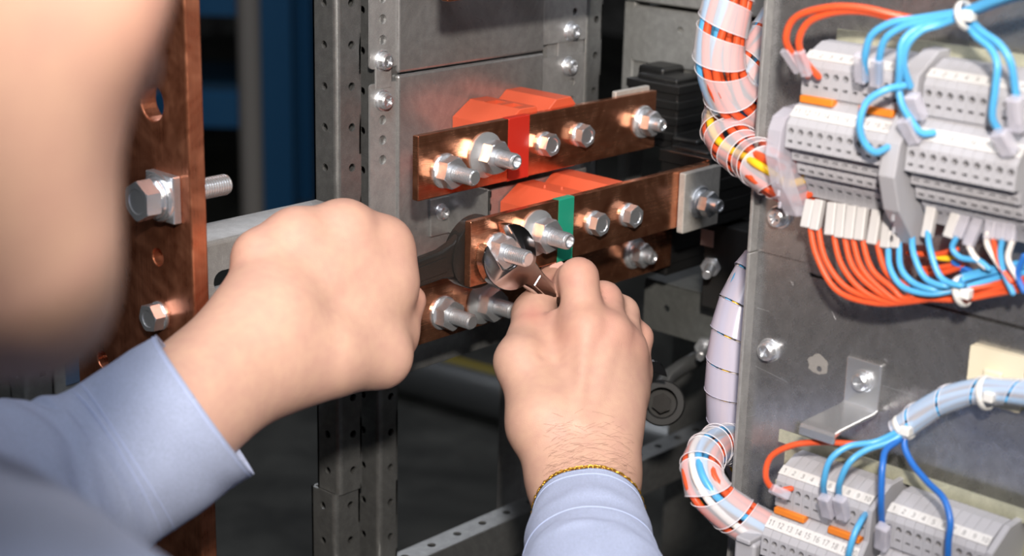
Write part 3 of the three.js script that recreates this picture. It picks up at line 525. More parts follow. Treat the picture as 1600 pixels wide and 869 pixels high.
// ------------------------------------------------------------------ mounting panel
const XP = 0.032, PZ = 0.2199, PZ1 = 0.62;
const P = (x, y, h) => onX(x, y, XP - h);      // a photo point lying h in front of the panel
{
  const o = thing('mounting_board', 'upper galvanised mounting panel with a folded edge', 'panel', V(XP, 0.0105, PZ));
  wpart('face', sheetX(poly([[PZ, 0.0112], [0.2505, 0.0112], [0.2505, 0.0085], [0.2525, 0.0065], [PZ1, 0.0065], [PZ1, 0.4], [PZ, 0.4]]), XP - 0.0012, 0.0032), mat.boardSheet, o);
  wpart('folded_edge', box(XP - 0.0072, XP + 0.002, 0.0112, 0.4, PZ - 0.0018, PZ + 0.0002, 0.0005), mat.galv, o);
  const l = thing('mounting_board', 'lower galvanised mounting panel with scratches, brackets and a glue mark', 'panel', V(XP, FLOOR, PZ));
  wpart('face', sheetX(poly([[PZ, FLOOR], [PZ1, FLOOR], [PZ1, 0.0042], [0.2525, 0.0042], [0.2505, 0.0106], [PZ, 0.0106]]), XP, 0.002), mat.boardSheet, l);
  wpart('folded_edge', box(XP - 0.0072, XP + 0.002, FLOOR, 0.0106, PZ - 0.0018, PZ + 0.0002, 0.0005), mat.galv, l);
  const c = P(1278, 570, 0), gp = []; for (let i = 0; i < 22; i++) { const a = i / 22 * 6.283, r = 0.0058 * (1 + 0.16 * noise3(Math.cos(a) * 1.4, Math.sin(a) * 1.4, 5)); gp.push([c.z + r * 1.05 * Math.cos(a), c.y + r * 0.95 * Math.sin(a)]); }
  wpart('glue_mark', sheetX(poly(gp, [circ(c.z + 0.001, c.y - 0.002, 0.0016, 10)]), XP - 0.00012, 0.0003), M({ color: lin(0.27, 0.26, 0.25), metalness: 0.3, roughness: 0.75, bumpMap: fineBump, bumpScale: 0.0002 }), l);
  const scr = (a, b, w) => { const p = P(a[0], a[1], 0), q = P(b[0], b[1], 0); const dz = q.z - p.z, dy = q.y - p.y, n = Math.hypot(dz, dy); const nx = -dy / n * w, ny = dz / n * w; return sheetX(poly([[p.z + nx, p.y + ny], [p.z - nx, p.y - ny], [q.z - nx, q.y - ny], [q.z + nx, q.y + ny]]), XP - 0.00005, 0.0002); };
  for (const [a, b] of [[[1180, 572], [1230, 597]], [[1183, 481], [1202, 487]], [[1380, 603], [1450, 624]], [[1382, 560], [1386, 566]], [[1300, 487], [1306, 500]], [[1235, 438], [1240, 447]]]) wpart('scratch', scr(a, b, 0.00012), mat.zinc, l);
  // dark gap strip between the panels
  const g = thing('gap_backing', 'dark steel strip behind the gap between the two mounting panels', 'strip', V(XP + 0.003, 0, PZ)); wpart('strip', box(XP + 0.0025, XP + 0.004, -0.01, 0.02, PZ + 0.01, PZ1, 0), mat.postSteel, g);
  screw(P(1219, 338, 0.0012), 'pan head screw in the upper mounting panel above the seam', null, '-x', 1.05);
  screw(P(1203, 547, 0), 'pan head screw in the lower mounting panel beside its folded edge', null, '-x', 1.05);
  // stepped bracket
  const z0 = 0.279, z1 = 0.2988, b = thing('stepped_bracket', 'bright zinc stepped bracket screwed to the lower mounting panel', 'bracket', V(XP, -0.057, z0));
  wpart('wall_leaf', box(XP - 0.0022, XP, -0.0568, -0.0312, z0, z1, 0.0007), mat.zinc, b);
  const pr = [[0, 0], [0.004, -0.001], [0.035, -0.0012], [0.0392, -0.0018], [0.0406, -0.0032], [0.0406, -0.0072], [0.0388, -0.0072], [0.0386, -0.0042], [0.035, -0.0032], [0.004, -0.003], [0, -0.002]];
  wpart('arm', metreUV(extrude(poly(pr.map(([h, y]) => [-h, y]).reverse()), z1 - z0, 0.0003).translate(XP - 0.001, -0.0548, z0)), mat.zinc, b);
  screw(P(1349, 595, 0.0022), 'pan head screw in the zinc stepped bracket', null, '-x', 0.95);
}
// ------------------------------------------------------------------ DIN rails
const TOPY = [0.1268, -0.0838];
TOPY.forEach((ty, i) => {
  const o = thing('din_rail', ['pale metal mounting rail behind the upper terminal blocks', 'pale yellowish mounting rail behind the lower terminal blocks'][i], 'rail', V(XP, ty - 0.03, 0.25));
  const yc = ty - 0.0125, h = 0.0175, z0 = i ? 0.2465 : 0.2625;
  const pts = [[0.0, yc + 0.0125], [0.0, yc - 0.0125], [0.001, yc - 0.0125], [0.001, yc - 0.0135]];
  const outl = (s) => [[0.0015, 0.012], [0.0085, 0.012], [0.0085, h], [0.0097, h], [0.0097, 0.0108], [0.0027, 0.0108], [0.0027, 0], [0.0015, 0]].map(([a, b]) => [-a, s * b + yc]);
  const e = s => { const p = outl(s); if (s > 0) p.reverse(); return extrude(poly(p), 0.2); };
  wpart('rail', metreUV(join(e(1), e(-1)).translate(XP + (i ? 0.0014 : 0.0001), 0, z0)), mat.chromate, o);
});
// ------------------------------------------------------------------ terminal blocks
const PITCH = 0.0053;
const prof = [[10, -2], [12, 0], [19.5, 0], [28.4, -3.8], [33, -6.9], [34.6, -10], [34.2, -23.6], [32.4, -24], [32.4, -25.6], [37, -29], [41.8, -33.4], [44.2, -36.6], [44.6, -47.6], [40.5, -48.4], [38, -48.6], [38, -51], [37.6, -54.8], [33.5, -55.6], [33.2, -57.8], [31.6, -62.4], [26, -63.6], [26, -66], [22, -70.8], [20, -75.6], [10.5, -75], [10, -60]].map(([h, y]) => [-h / 1000, y / 1000]);
const digits = document.createElement('canvas'); digits.width = 1280; digits.height = 256;
{ const c = digits.getContext('2d'); c.fillStyle = '#f2f1ef'; c.fillRect(0, 0, 1280, 256); c.fillStyle = '#5c5b5e'; c.font = '84px sans-serif'; c.textAlign = 'center'; c.textBaseline = 'middle'; for (let i = 0; i < 20; i++) c.fillText(String(i + 1), (i % 10) * 128 + 64, (i < 10 ? 0 : 128) + 66); }
const digitTex = new THREE.CanvasTexture(digits); digitTex.colorSpace = THREE.SRGBColorSpace;
const markMat = M({ color: lin(0.66, 0.66, 0.67), map: digitTex, roughness: 0.5 });
const bodyGeo = (() => {
  let b = new Brush(mergeVertices(extrude(poly([...prof].reverse()), PITCH - 0.00012, 0.00018, 1).deleteAttribute('uv'))); b.updateMatrixWorld();
  const cut = g => { const c = new Brush(g); c.updateMatrixWorld(); b = ev.evaluate(b, c, SUBTRACTION); };
  const zc = PITCH / 2;
  for (const [h, y] of [[34.4, -13.6], [44.4, -39.8]]) cut(new THREE.CylinderGeometry(0.00165, 0.00165, 0.016, 12).rotateZ(Math.PI / 2).translate(-h / 1000, y / 1000, zc));
  for (const [h, y] of [[34.3, -19.2], [44.5, -44.6]]) cut(new THREE.BoxGeometry(0.012, 0.0014, 0.0027).translate(-h / 1000, y / 1000, zc));
  for (const [h, y] of [[37.8, -52.8], [31.8, -60.4], [22.4, -69.5]]) cut(new THREE.BoxGeometry(0.004, 0.0015, 0.0032).translate(-h / 1000, y / 1000, zc));
  return metreUV(toCreasedNormals(b.geometry, 0.35));
})();
const holeShadeGeo = join([[34.4, -13.6], [44.4, -39.8]].map(([h, y]) => box(-h / 1000 + 0.0045, -h / 1000 + 0.0065, y / 1000 - 0.0024, y / 1000 + 0.0024, 0.0006, PITCH - 0.0006, 0)).concat([[34.3, -19.2], [44.5, -44.6]].map(([h, y]) => box(-h / 1000 + 0.0032, -h / 1000 + 0.0058, y / 1000 - 0.0012, y / 1000 + 0.0012, 0.0008, PITCH - 0.0008, 0))));  // near-black boxes set in the wire holes, standing in for shade there
function markerGeo(n, tier) {           // printed marker lying on the slanted label step
  const [a, c] = tier ? [[37, -29], [41.8, -33.4]] : [[28.4, -3.8], [33, -6.9]];
  const A = V(-a[0] / 1000, a[1] / 1000, 0), C = V(-c[0] / 1000, c[1] / 1000, 0), d = C.clone().sub(A), L = d.length(); d.normalize(); const nrm = V(d.y, -d.x, 0); if (nrm.y < 0) nrm.negate();
  const t = 0.0007, g = new THREE.BoxGeometry(PITCH - 0.0001, L, t);
  const uv = g.attributes.uv; for (let i = 0; i < uv.count; i++) { const f = i >= 16 && i < 20; uv.setXY(i, (n % 10 + (f ? uv.getX(i) : 0.04)) / 10, 1 - ((tier ? 1 : 0) + (f ? 1 - uv.getY(i) : 0.04)) / 2); }
  // local: x along z, y up the slope, z outwards
  g.applyMatrix4(new THREE.Matrix4().makeBasis(V(0, 0, 1), d.clone().negate(), nrm)); const m = A.clone().lerp(C, 0.5).addScaledVector(nrm, t * 0.45); g.translate(m.x, m.y, m.z + PITCH / 2); return g;
}
const markers = [0, 1].map(t => Array.from({ length: 10 }, (_, n) => markerGeo(n, t)));
const GROUPS = [[0, 0.2607, 'upper', 'nearest the folded panel edge'], [0, 0.3245, 'upper', 'beyond the end bracket'], [1, 0.2638, 'lower', 'nearest the folded panel edge'], [1, 0.3262, 'lower', 'beyond the end bracket']];
const ord = ['first', 'second', 'third', 'fourth', 'fifth', 'sixth', 'seventh', 'eighth', 'ninth', 'tenth'];
let block0;
GROUPS.forEach(([row, z0, rn, where], gi) => {
  for (let i = 0; i < 10; i++) {
    const at = V(XP, TOPY[row], z0 + i * PITCH);
    const label = `grey two-tier terminal block marked ${i + 1}, ${ord[i]} in the ${rn} row ${where}`;
    let o;
    if (!block0) { o = block0 = thing('terminal_block', label, 'terminal', at, 'two-tier terminal blocks on the rails'); part('body', bodyGeo, mat.block, o); part('clamp', holeShadeGeo, mat.holeShade, o); part('marker', markers[0][0], markMat, o); part('marker', markers[1][0], markMat, o); }
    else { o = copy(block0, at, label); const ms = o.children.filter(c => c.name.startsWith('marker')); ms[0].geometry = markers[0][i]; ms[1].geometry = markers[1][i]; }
  }
  // orange bridges pushed into the groove
  [[0, 4], [6, 10]].forEach(([a, b], k) => { if (gi % 2) return; const o = thing('bridge_bar', `orange bridge bar over ${k ? 'the last' : 'the first'} terminals of the ${rn} row nearest the panel edge`, 'bridge', V(XP, TOPY[row] - 0.026, z0)); wpart('bar', box(XP - 0.0368, XP - 0.0318, TOPY[row] - 0.0272, TOPY[row] - 0.0236, z0 + a * PITCH + 0.001, z0 + b * PITCH - 0.002, 0.0008), mat.orange, o); });
});
// end brackets: a larger plate of the same outline
function endBracket(label, row, z, th, grow, m, marks, outline) {
  const o = thing('end_bracket', label, 'bracket', V(XP, TOPY[row], z));
  const cx = -0.022, cy = -0.036; const p = (outline ?? [[2, -2], [8, 1], [20, 1], [36, -8], [37, -24], [46, -36], [48, -50], [41, -66], [24, -84], [14, -86], [4, -70]]).map(([h, y]) => [(-h / 1000 - cx) * grow + cx, (y / 1000 - cy) * grow + cy]);
  part('plate', metreUV(extrude(poly(p.reverse()), th, 0.0005, 1)), m, o);
  if (marks) for (let k = 0; k < 5; k++) part('raised_mark', metreUV(new RoundedBoxGeometry(0.0009, 0.003, 0.0014, 1, 0.0003).translate(-0.0452 + k * 0.0016, -0.053 - k * 0.0062, th * 0.55)), m, o);
  return o;
}
endBracket('pale end bracket at the panel-edge end of the upper terminal blocks', 0, 0.2525, 0.0076, 1.02, mat.clearTag, true, [[10, -30], [36, -31], [44, -34], [47, -40], [48, -52], [41, -68], [28, -84], [18, -86], [10, -70]]);
endBracket('pale grey end bracket between the two groups of upper terminal blocks', 0, 0.3142, 0.0085, 1.06, mat.blockEnd, true);
endBracket('grey end bracket between the two groups of lower terminal blocks', 1, 0.3172, 0.0028, 1.0, mat.blockEnd, false);
endBracket('grey end bracket closing the far group of lower terminal blocks', 1, 0.3795, 0.0035, 0.98, mat.blockEnd, false);
{ const c = P(1172, 858, 0.035); const o = thing('wire_clip', 'pale grey plastic clip under the lower spiral-wrapped cable bundle', 'clip', c); part('clip', metreUV(new RoundedBoxGeometry(0.011, 0.012, 0.013, 2, 0.002)), mat.blockEnd, o); part('jaw', metreUV(new RoundedBoxGeometry(0.013, 0.003, 0.009, 2, 0.001).translate(-0.001, 0.007, 0)), mat.blockEnd, o); }
// ------------------------------------------------------------------ wires
const wireMats = { r: mat.wireRed, b: mat.wireBlue, d: mat.wireDeep, y: mat.wireYellow, w: mat.wireWhite };
const colourName = { r: 'orange-red', b: 'light blue', d: 'deep blue', y: 'yellow', w: 'white' };
function wire(c, label, pts, r = 0.0015, n = 40, group) { const q = pts.map(p => P(...p)); const o = thing('wire', label, 'wire', q[0], group); wpart('insulation', tubeCap(q, r, n, 10), wireMats[c], o); return o; }
function sleeve(label, a, b, w, m, group, name = 'marker_sleeve') {   // printed marker or clear tag pushed over a wire
  const A = P(...a), B = P(...b), d = B.clone().sub(A), L = d.length(); d.normalize(); const o = thing(name, label, 'wire marker', A, group);
  const zx = V(0, 0, 1).addScaledVector(d, -d.z).normalize(), n = zx.clone().cross(d);
  const g = new RoundedBoxGeometry(w, L, w * 0.8, 2, w * 0.16).applyMatrix4(new THREE.Matrix4().makeBasis(zx, d, n.clone())); const c = A.clone().lerp(B, 0.5); g.translate(c.x, c.y, c.z); wpart('tube', metreUV(g), m, o);
  if (name === 'clear_tag') { const f = new RoundedBoxGeometry(w * 0.55, L * 0.7, 0.0004, 1, 0.0001).applyMatrix4(new THREE.Matrix4().makeBasis(zx, d, n)).translate(c.x + n.x * w * 0.2, c.y + n.y * w * 0.2, c.z + n.z * w * 0.2); wpart('insert', metreUV(f), mat.clearRim, o); }
  return o;
}
// fan of red and blue wires under the upper blocks
const fan = [['r', 1264, 352, 300, 472], ['r', 1277, 358, 306, 466], ['r', 1301, 366, 318, 470], ['r', 1318, 370, 326, 466], ['r', 1331, 372, 334, 468], ['r', 1346, 374, 342, 464], ['r', 1369, 380, 356, 462], ['b', 1388, 388, 366, 458], ['b', 1405, 388, 384, 452], ['b', 1425, 366, 400, 446], ['b', 1450, 356, 424, 446]];
fan.forEach(([c, x, y, mx, my], i) => {
  const h = 0.021, e = [1500, my - 12 + (i % 3) * 5, h + 0.002 * (i % 4)];
  wire(c, `${colourName[c]} wire, ${ord[i] ?? 'last'} of the fan hanging under the upper terminal blocks`, c === 'r' ? [[x, y - 34, h], [x + 2, y, h + 0.003], [x + 12 + i, y + 48, h + 0.008], [x + 44 + i, my - 18 + i, h + 0.01], [lerp(x, 1480, 0.48), my + 2, h + 0.01], [1440, my - 3, h + 0.008], e, [1560, e[1] - 10, h], [1640, e[1] - 22, h]] : [[x, y - 34, h], [x, y, h + 0.004], [x + 3, y + 32, h + 0.01], [x + 22, my - 10, h + 0.012], [Math.max(x + 55, 1455), my + 1, h + 0.012], e, [1560, e[1] - 16, h], [1640, e[1] - 30, h]], 0.00155, 44, 'fan of wires under the upper blocks');
});
[[1268, 312, 1259, 356, 0.0052], [1282, 312, 1273, 360, 0.005], [1302, 316, 1297, 368, 0.0052], [1317, 318, 1312, 372, 0.005], [1333, 321, 1327, 374, 0.0052], [1349, 324, 1343, 376, 0.0052], [1372, 328, 1363, 382, 0.0054], [1391, 332, 1384, 388, 0.0055], [1405, 334, 1399, 388, 0.0045]].forEach(([a, b, c, d, w], i) => sleeve(`white marker sleeve on the ${ord[i]} wire of the fan under the upper blocks`, [a, b, 0.0215], [c, d, 0.0255], w, mat.sleeveWhite, 'white marker sleeves'));
{ // sleeves and loose wires under the right-hand upper blocks
  const S = [[1461, 304, 1448, 372, 'w'], [1497, 330, 1482, 372, 'w'], [1512, 333, 1496, 372, 'g'], [1531, 340, 1512, 385, 'g'], [1551, 336, 1546, 375, 'g'], [1567, 338, 1562, 376, 'g'], [1582, 340, 1578, 378, 'g']];
  S.forEach(([a, b, c, d, k], i) => sleeve(`${k === 'w' ? 'white' : 'grey'} marker sleeve, ${ord[i]} under the upper blocks beyond the end bracket`, [a, b, 0.022], [c, d, 0.026], 0.0052, k === 'w' ? mat.sleeveWhite : mat.clearTag, 'sleeves beyond the end bracket'));
  const L = [['b', [[1494, 372], [1488, 388], [1500, 402], [1530, 408], [1545, 420]]], ['w', [[1514, 385], [1522, 400], [1540, 418]]], ['w', [[1543, 365], [1542, 380], [1552, 400], [1565, 420]]], ['r', [[1552, 375], [1556, 395], [1562, 415], [1580, 440]]], ['b', [[1566, 375], [1563, 395], [1568, 425], [1583, 458]]], ['w', [[1581, 378], [1575, 405], [1590, 435]]], ['d', [[1600, 400], [1590, 430], [1600, 455]]], ['d', [[1500, 420], [1540, 440], [1605, 455]]], ['d', [[1490, 410], [1530, 432], [1560, 452]]], ['r', [[1420, 395], [1460, 398], [1495, 390]]], ['r', [[1440, 420], [1470, 418], [1500, 412]]], ['r', [[1440, 428], [1475, 426], [1505, 416]]], ['y', [[1455, 400], [1475, 404], [1495, 404]]], ['r', [[1500, 462], [1540, 458], [1580, 448], [1610, 440]]]];
  L.forEach(([c, p], i) => wire(c, `${colourName[c]} wire in the tangle beyond the cable tie, ${['hanging from a grey sleeve', 'with a bare white end', 'hanging from the middle sleeves', 'beside the white one', 'looping lowest', 'at the last sleeve', 'at the very end', 'lying lowest behind', 'lying behind the tie', 'passing behind the fan on top', 'passing behind the fan in the middle', 'passing behind the fan below', 'short and half hidden', 'leaving the tie'][i]}`, p.map(([x, y]) => [x, y, i >= 7 ? 0.016 + 0.001 * (i % 3) : 0.026]), 0.0014, 24, 'tangle of wires beyond the tie'));
}
function tie(label, c, axis, R, m = mat.nylon) { const o = thing('cable_tie', label, 'cable tie', c); const t = new THREE.TorusGeometry(R, 0.0007, 6, 24); t.scale(1, 1, 2.4); t.applyQuaternion(new THREE.Quaternion().setFromUnitVectors(V(0, 0, 1), axis.clone().normalize())); part('strap', t, m, o); const side = camF.clone().negate().addScaledVector(axis, camF.dot(axis)).normalize(); part('lock', metreUV(new RoundedBoxGeometry(0.0052, 0.0048, 0.0052, 2, 0.0008)).translate(...side.multiplyScalar(R).add(V(0, -0.001, 0)).toArray()), m, o); return o; }
tie('white cable tie gathering the fan of red and blue wires', P(1503, 455, 0.026), P(1540, 448, 0.024).sub(P(1470, 462, 0.026)), 0.0068);
// upper wires
[['r', 'orange-red wire arching highest over the upper blocks', [[1262, 118, 0.040], [1243, 92, 0.046], [1228, 62, 0.052], [1240, 30, 0.052], [1290, 12, 0.05], [1345, 12, 0.046], [1400, 24, 0.04], [1440, 32, 0.034]]], ['r', 'orange-red wire arching just inside the highest one', [[1279, 120, 0.040], [1258, 95, 0.046], [1248, 66, 0.05], [1262, 36, 0.05], [1300, 20, 0.048], [1350, 18, 0.044], [1402, 30, 0.038], [1440, 36, 0.033]]],
 ['b', 'light blue wire into the upper blocks, first beside the clear tags', [[1352, 125, 0.042], [1351, 90, 0.05], [1362, 55, 0.052], [1392, 36, 0.05], [1440, 28, 0.046], [1505, 18, 0.042]]], ['b', 'light blue wire into the upper blocks, second beside the clear tags', [[1373, 128, 0.042], [1374, 90, 0.05], [1384, 60, 0.052], [1410, 42, 0.05], [1450, 32, 0.047], [1505, 20, 0.044]]],
 ['b', 'light blue wire dropping to the knot above the loop', [[1404, 140, 0.05], [1406, 100, 0.054], [1410, 66, 0.054], [1430, 46, 0.05], [1465, 36, 0.046], [1505, 24, 0.042]]], ['b', 'light blue wire dropping beside the knot into a clear tag', [[1422, 135, 0.046], [1412, 100, 0.052], [1418, 70, 0.053], [1440, 48, 0.05], [1470, 38, 0.046], [1505, 24, 0.045]]],
 ['b', 'light blue wire looping out and back into the second tier', [[1412, 134, 0.05], [1385, 140, 0.056], [1356, 158, 0.06], [1344, 188, 0.062], [1348, 218, 0.06], [1366, 238, 0.056], [1388, 230, 0.047]]], ['b', 'light blue wire running from the knot down to the far tags', [[1404, 140, 0.05], [1410, 165, 0.05], [1425, 190, 0.048], [1440, 208, 0.046], [1458, 208, 0.042]]],
 ['b', 'light blue wire hanging before the far upper blocks', [[1505, 28, 0.042], [1525, 56, 0.046], [1548, 76, 0.048], [1558, 100, 0.05], [1555, 140, 0.05], [1551, 185, 0.048], [1562, 206, 0.044]]], ['b', 'light blue wire at the outer side of the far upper blocks', [[1510, 26, 0.042], [1535, 50, 0.046], [1562, 70, 0.048], [1578, 95, 0.048], [1588, 150, 0.044]]],
 ['b', 'light blue wire rising from the upper tie, outer strand', [[1495, 22, 0.044], [1530, 8, 0.046], [1570, -10, 0.05], [1640, -30, 0.052]]], ['b', 'light blue wire rising from the upper tie, inner strand', [[1495, 28, 0.041], [1530, 16, 0.042], [1575, 0, 0.045], [1640, -16, 0.048]]], ['b', 'light blue wire rising from the upper tie, middle strand', [[1495, 25, 0.047], [1530, 12, 0.049], [1572, -4, 0.053], [1640, -24, 0.055]]]
].forEach(([c, l, p]) => wire(c, l, p, 0.0017, 40));
tie('white cable tie around the blue wires above the upper blocks', P(1508, 24, 0.044), P(1540, 12, 0.045).sub(P(1480, 32, 0.045)), 0.006);
[[1226, 76, 1250, 112, 0.005], [1248, 80, 1262, 118, 0.005], [1344, 84, 1346, 128, 0.0056], [1371, 92, 1369, 134, 0.0056], [1425, 148, 1438, 185, 0.0066], [1412, 185, 1432, 222, 0.0068], [1585, 152, 1590, 205, 0.0066], [1560, 205, 1580, 240, 0.0075]].forEach(([a, b, c, d, w], i) => sleeve(`clear plastic tag ${['on the highest red wire', 'on the inner red wire', 'on the first blue wire above', 'on the second blue wire above', 'beside the blue knot', 'below the blue knot', 'at the outer end of the far upper blocks', 'on the blue wire hanging before the far blocks'][i]}`, [a, b, 0.05], [c, d, 0.044], w, mat.clearTag, 'clear wire tags', 'clear_tag'));
// lower wires
[['r', 'orange-red wire arching over the lower blocks', [[1236, 764, 0.036], [1212, 766, 0.042], [1197, 748, 0.046], [1203, 716, 0.044], [1235, 697, 0.04], [1285, 691, 0.034], [1340, 694, 0.028], [1385, 690, 0.024], [1420, 668, 0.02]]],
 ['b', 'light blue wire into the lower blocks, first beside the arch', [[1290, 785, 0.036], [1287, 755, 0.046], [1298, 718, 0.046], [1325, 698, 0.04], [1370, 690, 0.03], [1425, 662, 0.022]]], ['b', 'light blue wire into the lower blocks, second beside the arch', [[1312, 788, 0.036], [1312, 755, 0.046], [1328, 722, 0.045], [1352, 704, 0.038], [1395, 688, 0.028], [1427, 664, 0.02]]],
 ['d', 'deep blue wire hanging straight before the end bracket', [[1378, 822, 0.04], [1377, 780, 0.046], [1379, 728, 0.044], [1384, 704, 0.036], [1404, 688, 0.026], [1424, 668, 0.018]]], ['d', 'deep blue wire hanging over the far lower blocks', [[1481, 880, 0.044], [1482, 846, 0.046], [1485, 815, 0.046], [1476, 782, 0.042], [1448, 752, 0.034], [1424, 722, 0.028], [1413, 694, 0.024], [1420, 666, 0.02]]],
 ['b', 'light blue wire curving down out of the lower end terminal', [[1354, 802, 0.032], [1345, 815, 0.046], [1335, 835, 0.052], [1327, 862, 0.054], [1324, 890, 0.05]]]
].forEach(([c, l, p]) => wire(c, l, p, 0.0016, 40));
[[1205, 762, 1232, 776, 0.006], [1288, 776, 1296, 806, 0.0064], [1312, 778, 1318, 810, 0.0064], [1380, 822, 1378, 856, 0.0066]].forEach(([a, b, c, d, w], i) => sleeve(`clear plastic tag ${['on the red arching wire', 'on the first blue wire below', 'on the second blue wire below', 'on the deep blue wire'][i]}`, [a, b, 0.046], [c, d, 0.04], w, mat.clearTag, 'clear wire tags', 'clear_tag'));

// ------------------------------------------------------------------ cable bundles in spiral wrap
function bundle(label, pts, R, cols, pitchS, cover, wr, opts = {}) {
  const o = thing('cable_bundle', label, 'cable bundle', pts[0]);
  const curve = new THREE.CatmullRomCurve3(pts, false, 'centripetal'); const n = 80, fr = curve.computeFrenetFrames(n, false), L = curve.getLength();
  // frames carried along without twist
  const T = [], A = [], B = []; let a = fr.normals[0].clone(); for (let i = 0; i <= n; i++) { const t = curve.getTangentAt(i / n); a = a.addScaledVector(t, -a.dot(t)).normalize(); T.push(t); A.push(a.clone()); B.push(t.clone().cross(a)); }
  const at = (u, ang, r) => { const s = clamp(u) * n, i = Math.min(n - 1, Math.floor(s)), f = s - i; const p = curve.getPointAt(clamp(u)); const x = A[i].clone().lerp(A[i + 1], f), y = B[i].clone().lerp(B[i + 1], f); return p.addScaledVector(x, r * Math.cos(ang)).addScaledVector(y, r * Math.sin(ang)); };
  cols.split('').forEach((c, i) => { const ring = i < 9, m = ring ? Math.min(9, cols.length) : cols.length - 9; const ph = (ring ? i : i - 9) / m * 6.283 + (opts.phase ?? 0), rr = ring ? R - wr * 1.25 : R * 0.3; const q = []; for (let k = 0; k <= 28; k++) { const u = k / 28; q.push(at(u, ph + 0.5 * u * (opts.twist ?? 1) + 0.16 * Math.sin(u * 9 + i * 2), rr)); } wpart('wire', tube(q, wr, 56, 8), wireMats[c], o); });
  const turns = L / pitchS, seg = 30, pos = [], idx = [], nu = Math.ceil(turns * seg); const e0 = [], e1 = []; const th = opts.thick ?? 0.0006;
  for (let i = 0; i <= nu; i++) { const tt = i / nu, ang = -tt * turns * 6.283 * (opts.hand ?? 1); const wob = 1 + 0.02 * Math.sin(i * 0.31); for (const [s, l] of [[0, e0], [1, e1]]) { const u = clamp((tt * L + (s - 0.5) * pitchS * cover) / L); const p = at(u, ang, R * wob * (s ? 1.045 : 1.0)); pos.push(p.x, p.y, p.z); l.push(p); } }
  for (let i = 0; i < nu; i++) { const q = i * 2; idx.push(q, q + 1, q + 3, q, q + 3, q + 2); }
  const g = new THREE.BufferGeometry(); g.setAttribute('position', new THREE.Float32BufferAttribute(pos, 3)); g.setIndex(idx); g.computeVertexNormals(); g.setAttribute('uv', new THREE.BufferAttribute(new Float32Array(pos.length / 3 * 2), 2));
  const wrap = wpart('spiral_wrap', g, opts.m ?? mat.clear, o);
  const rim = l => new THREE.TubeGeometry(new THREE.CatmullRomCurve3(l.filter((_, i) => i % 2 === 0 || i === l.length - 1)), l.length, th * 0.42, 5);
  wrap.position.set(0, 0, 0); const rg = join(rim(e0), rim(e1)); rg.translate(-o.position.x, -o.position.y, -o.position.z); part('wrap_edge', rg, opts.m ?? mat.clearRim, wrap); return o;
}
bundle('spiral-wrapped cable bundle descending beside the top of the panel edge', [D(1150, -60, 0.845), D(1138, 0, 0.85), D(1126, 60, 0.855), D(1126, 110, 0.86), D(1146, 155, 0.868), D(1185, 178, 0.882), D(1230, 190, 0.9)], 0.0132, 'bbrrrrrbyrrb', 0.0195, 0.74, 0.0022, { phase: 0.4, hand: 1 });
bundle('short spiral-wrapped bundle rising behind the top of the panel edge', [D(1216, 30, 0.9), D(1190, 75, 0.892), D(1170, 112, 0.886), D(1160, 150, 0.886)], 0.0105, 'bbbrrrbb', 0.019, 0.9, 0.0021, { phase: 1 });
bundle('spiral-wrapped cable bundle turning over the panel edge under the upper blocks', [D(1190, 162, 0.905), D(1150, 168, 0.9), D(1131, 192, 0.885), D(1142, 222, 0.868), D(1174, 246, 0.85), P(1206, 268, 0.018), P(1234, 284, 0.0145), P(1258, 283, 0.0135), P(1276, 270, 0.013)], 0.0122, 'bbrrryrrrbrr', 0.0165, 0.7, 0.0022, { phase: 0.2 });
bundle('thick white-wrapped cable bundle behind the lower panel edge', [D(1196, 415, 0.95), D(1170, 455, 0.945), D(1150, 520, 0.942), D(1142, 590, 0.945), D(1145, 655, 0.95), D(1160, 705, 0.955), D(1190, 745, 0.965)], 0.0142, 'bwwybwwwb', 0.0165, 0.93, 0.0024, { phase: 2.2, m: mat.milky });
bundle('spiral-wrapped cable bundle looping under the lower panel edge', [D(1180, 712, 0.945), D(1140, 694, 0.925), D(1110, 702, 0.9), D(1096, 730, 0.88), D(1104, 764, 0.868), P(1134, 794, 0.033), P(1168, 816, 0.026), P(1200, 834, 0.020), P(1232, 850, 0.0145), P(1275, 866, 0.0125)], 0.0112, 'bbdrrbwryrb', 0.0175, 0.82, 0.0021, { phase: 1.1, thick: 0.0008 });
bundle('spiral-wrapped blue bundle on the cream tie mount above the lower blocks', [P(1404, 674, 0.02), P(1440, 645, 0.018), P(1480, 623, 0.016), P(1530, 610, 0.014), P(1590, 613, 0.013), P(1660, 622, 0.013)], 0.0062, 'bbbbbb', 0.0185, 0.9, 0.0016, { phase: 0.5 });
{
  const m = thing('tie_mount', 'cream adhesive tie mount on the lower mounting panel', 'tie mount', V(XP, -0.036, 0.345));
  wpart('base', metreUV(sheetX(poly(rect(0.3455, 0.3735, -0.0345, -0.0075, 0.001)), XP - 0.0042, 0.0042)), mat.cream, m);
  wpart('bridge', box(XP - 0.0068, XP - 0.0042, -0.0262, -0.0165, 0.354, 0.364, 0.0012), mat.cream, m);
  tie('white cable tie holding the blue bundle to the cream mount', P(1540, 615, 0.014), P(1590, 613, 0.013).sub(P(1500, 616, 0.015)), 0.0074);
  tie('white cable tie where the blue bundle splits above the lower blocks', P(1412, 668, 0.02), P(1440, 645, 0.018).sub(P(1404, 674, 0.02)), 0.0062);
}

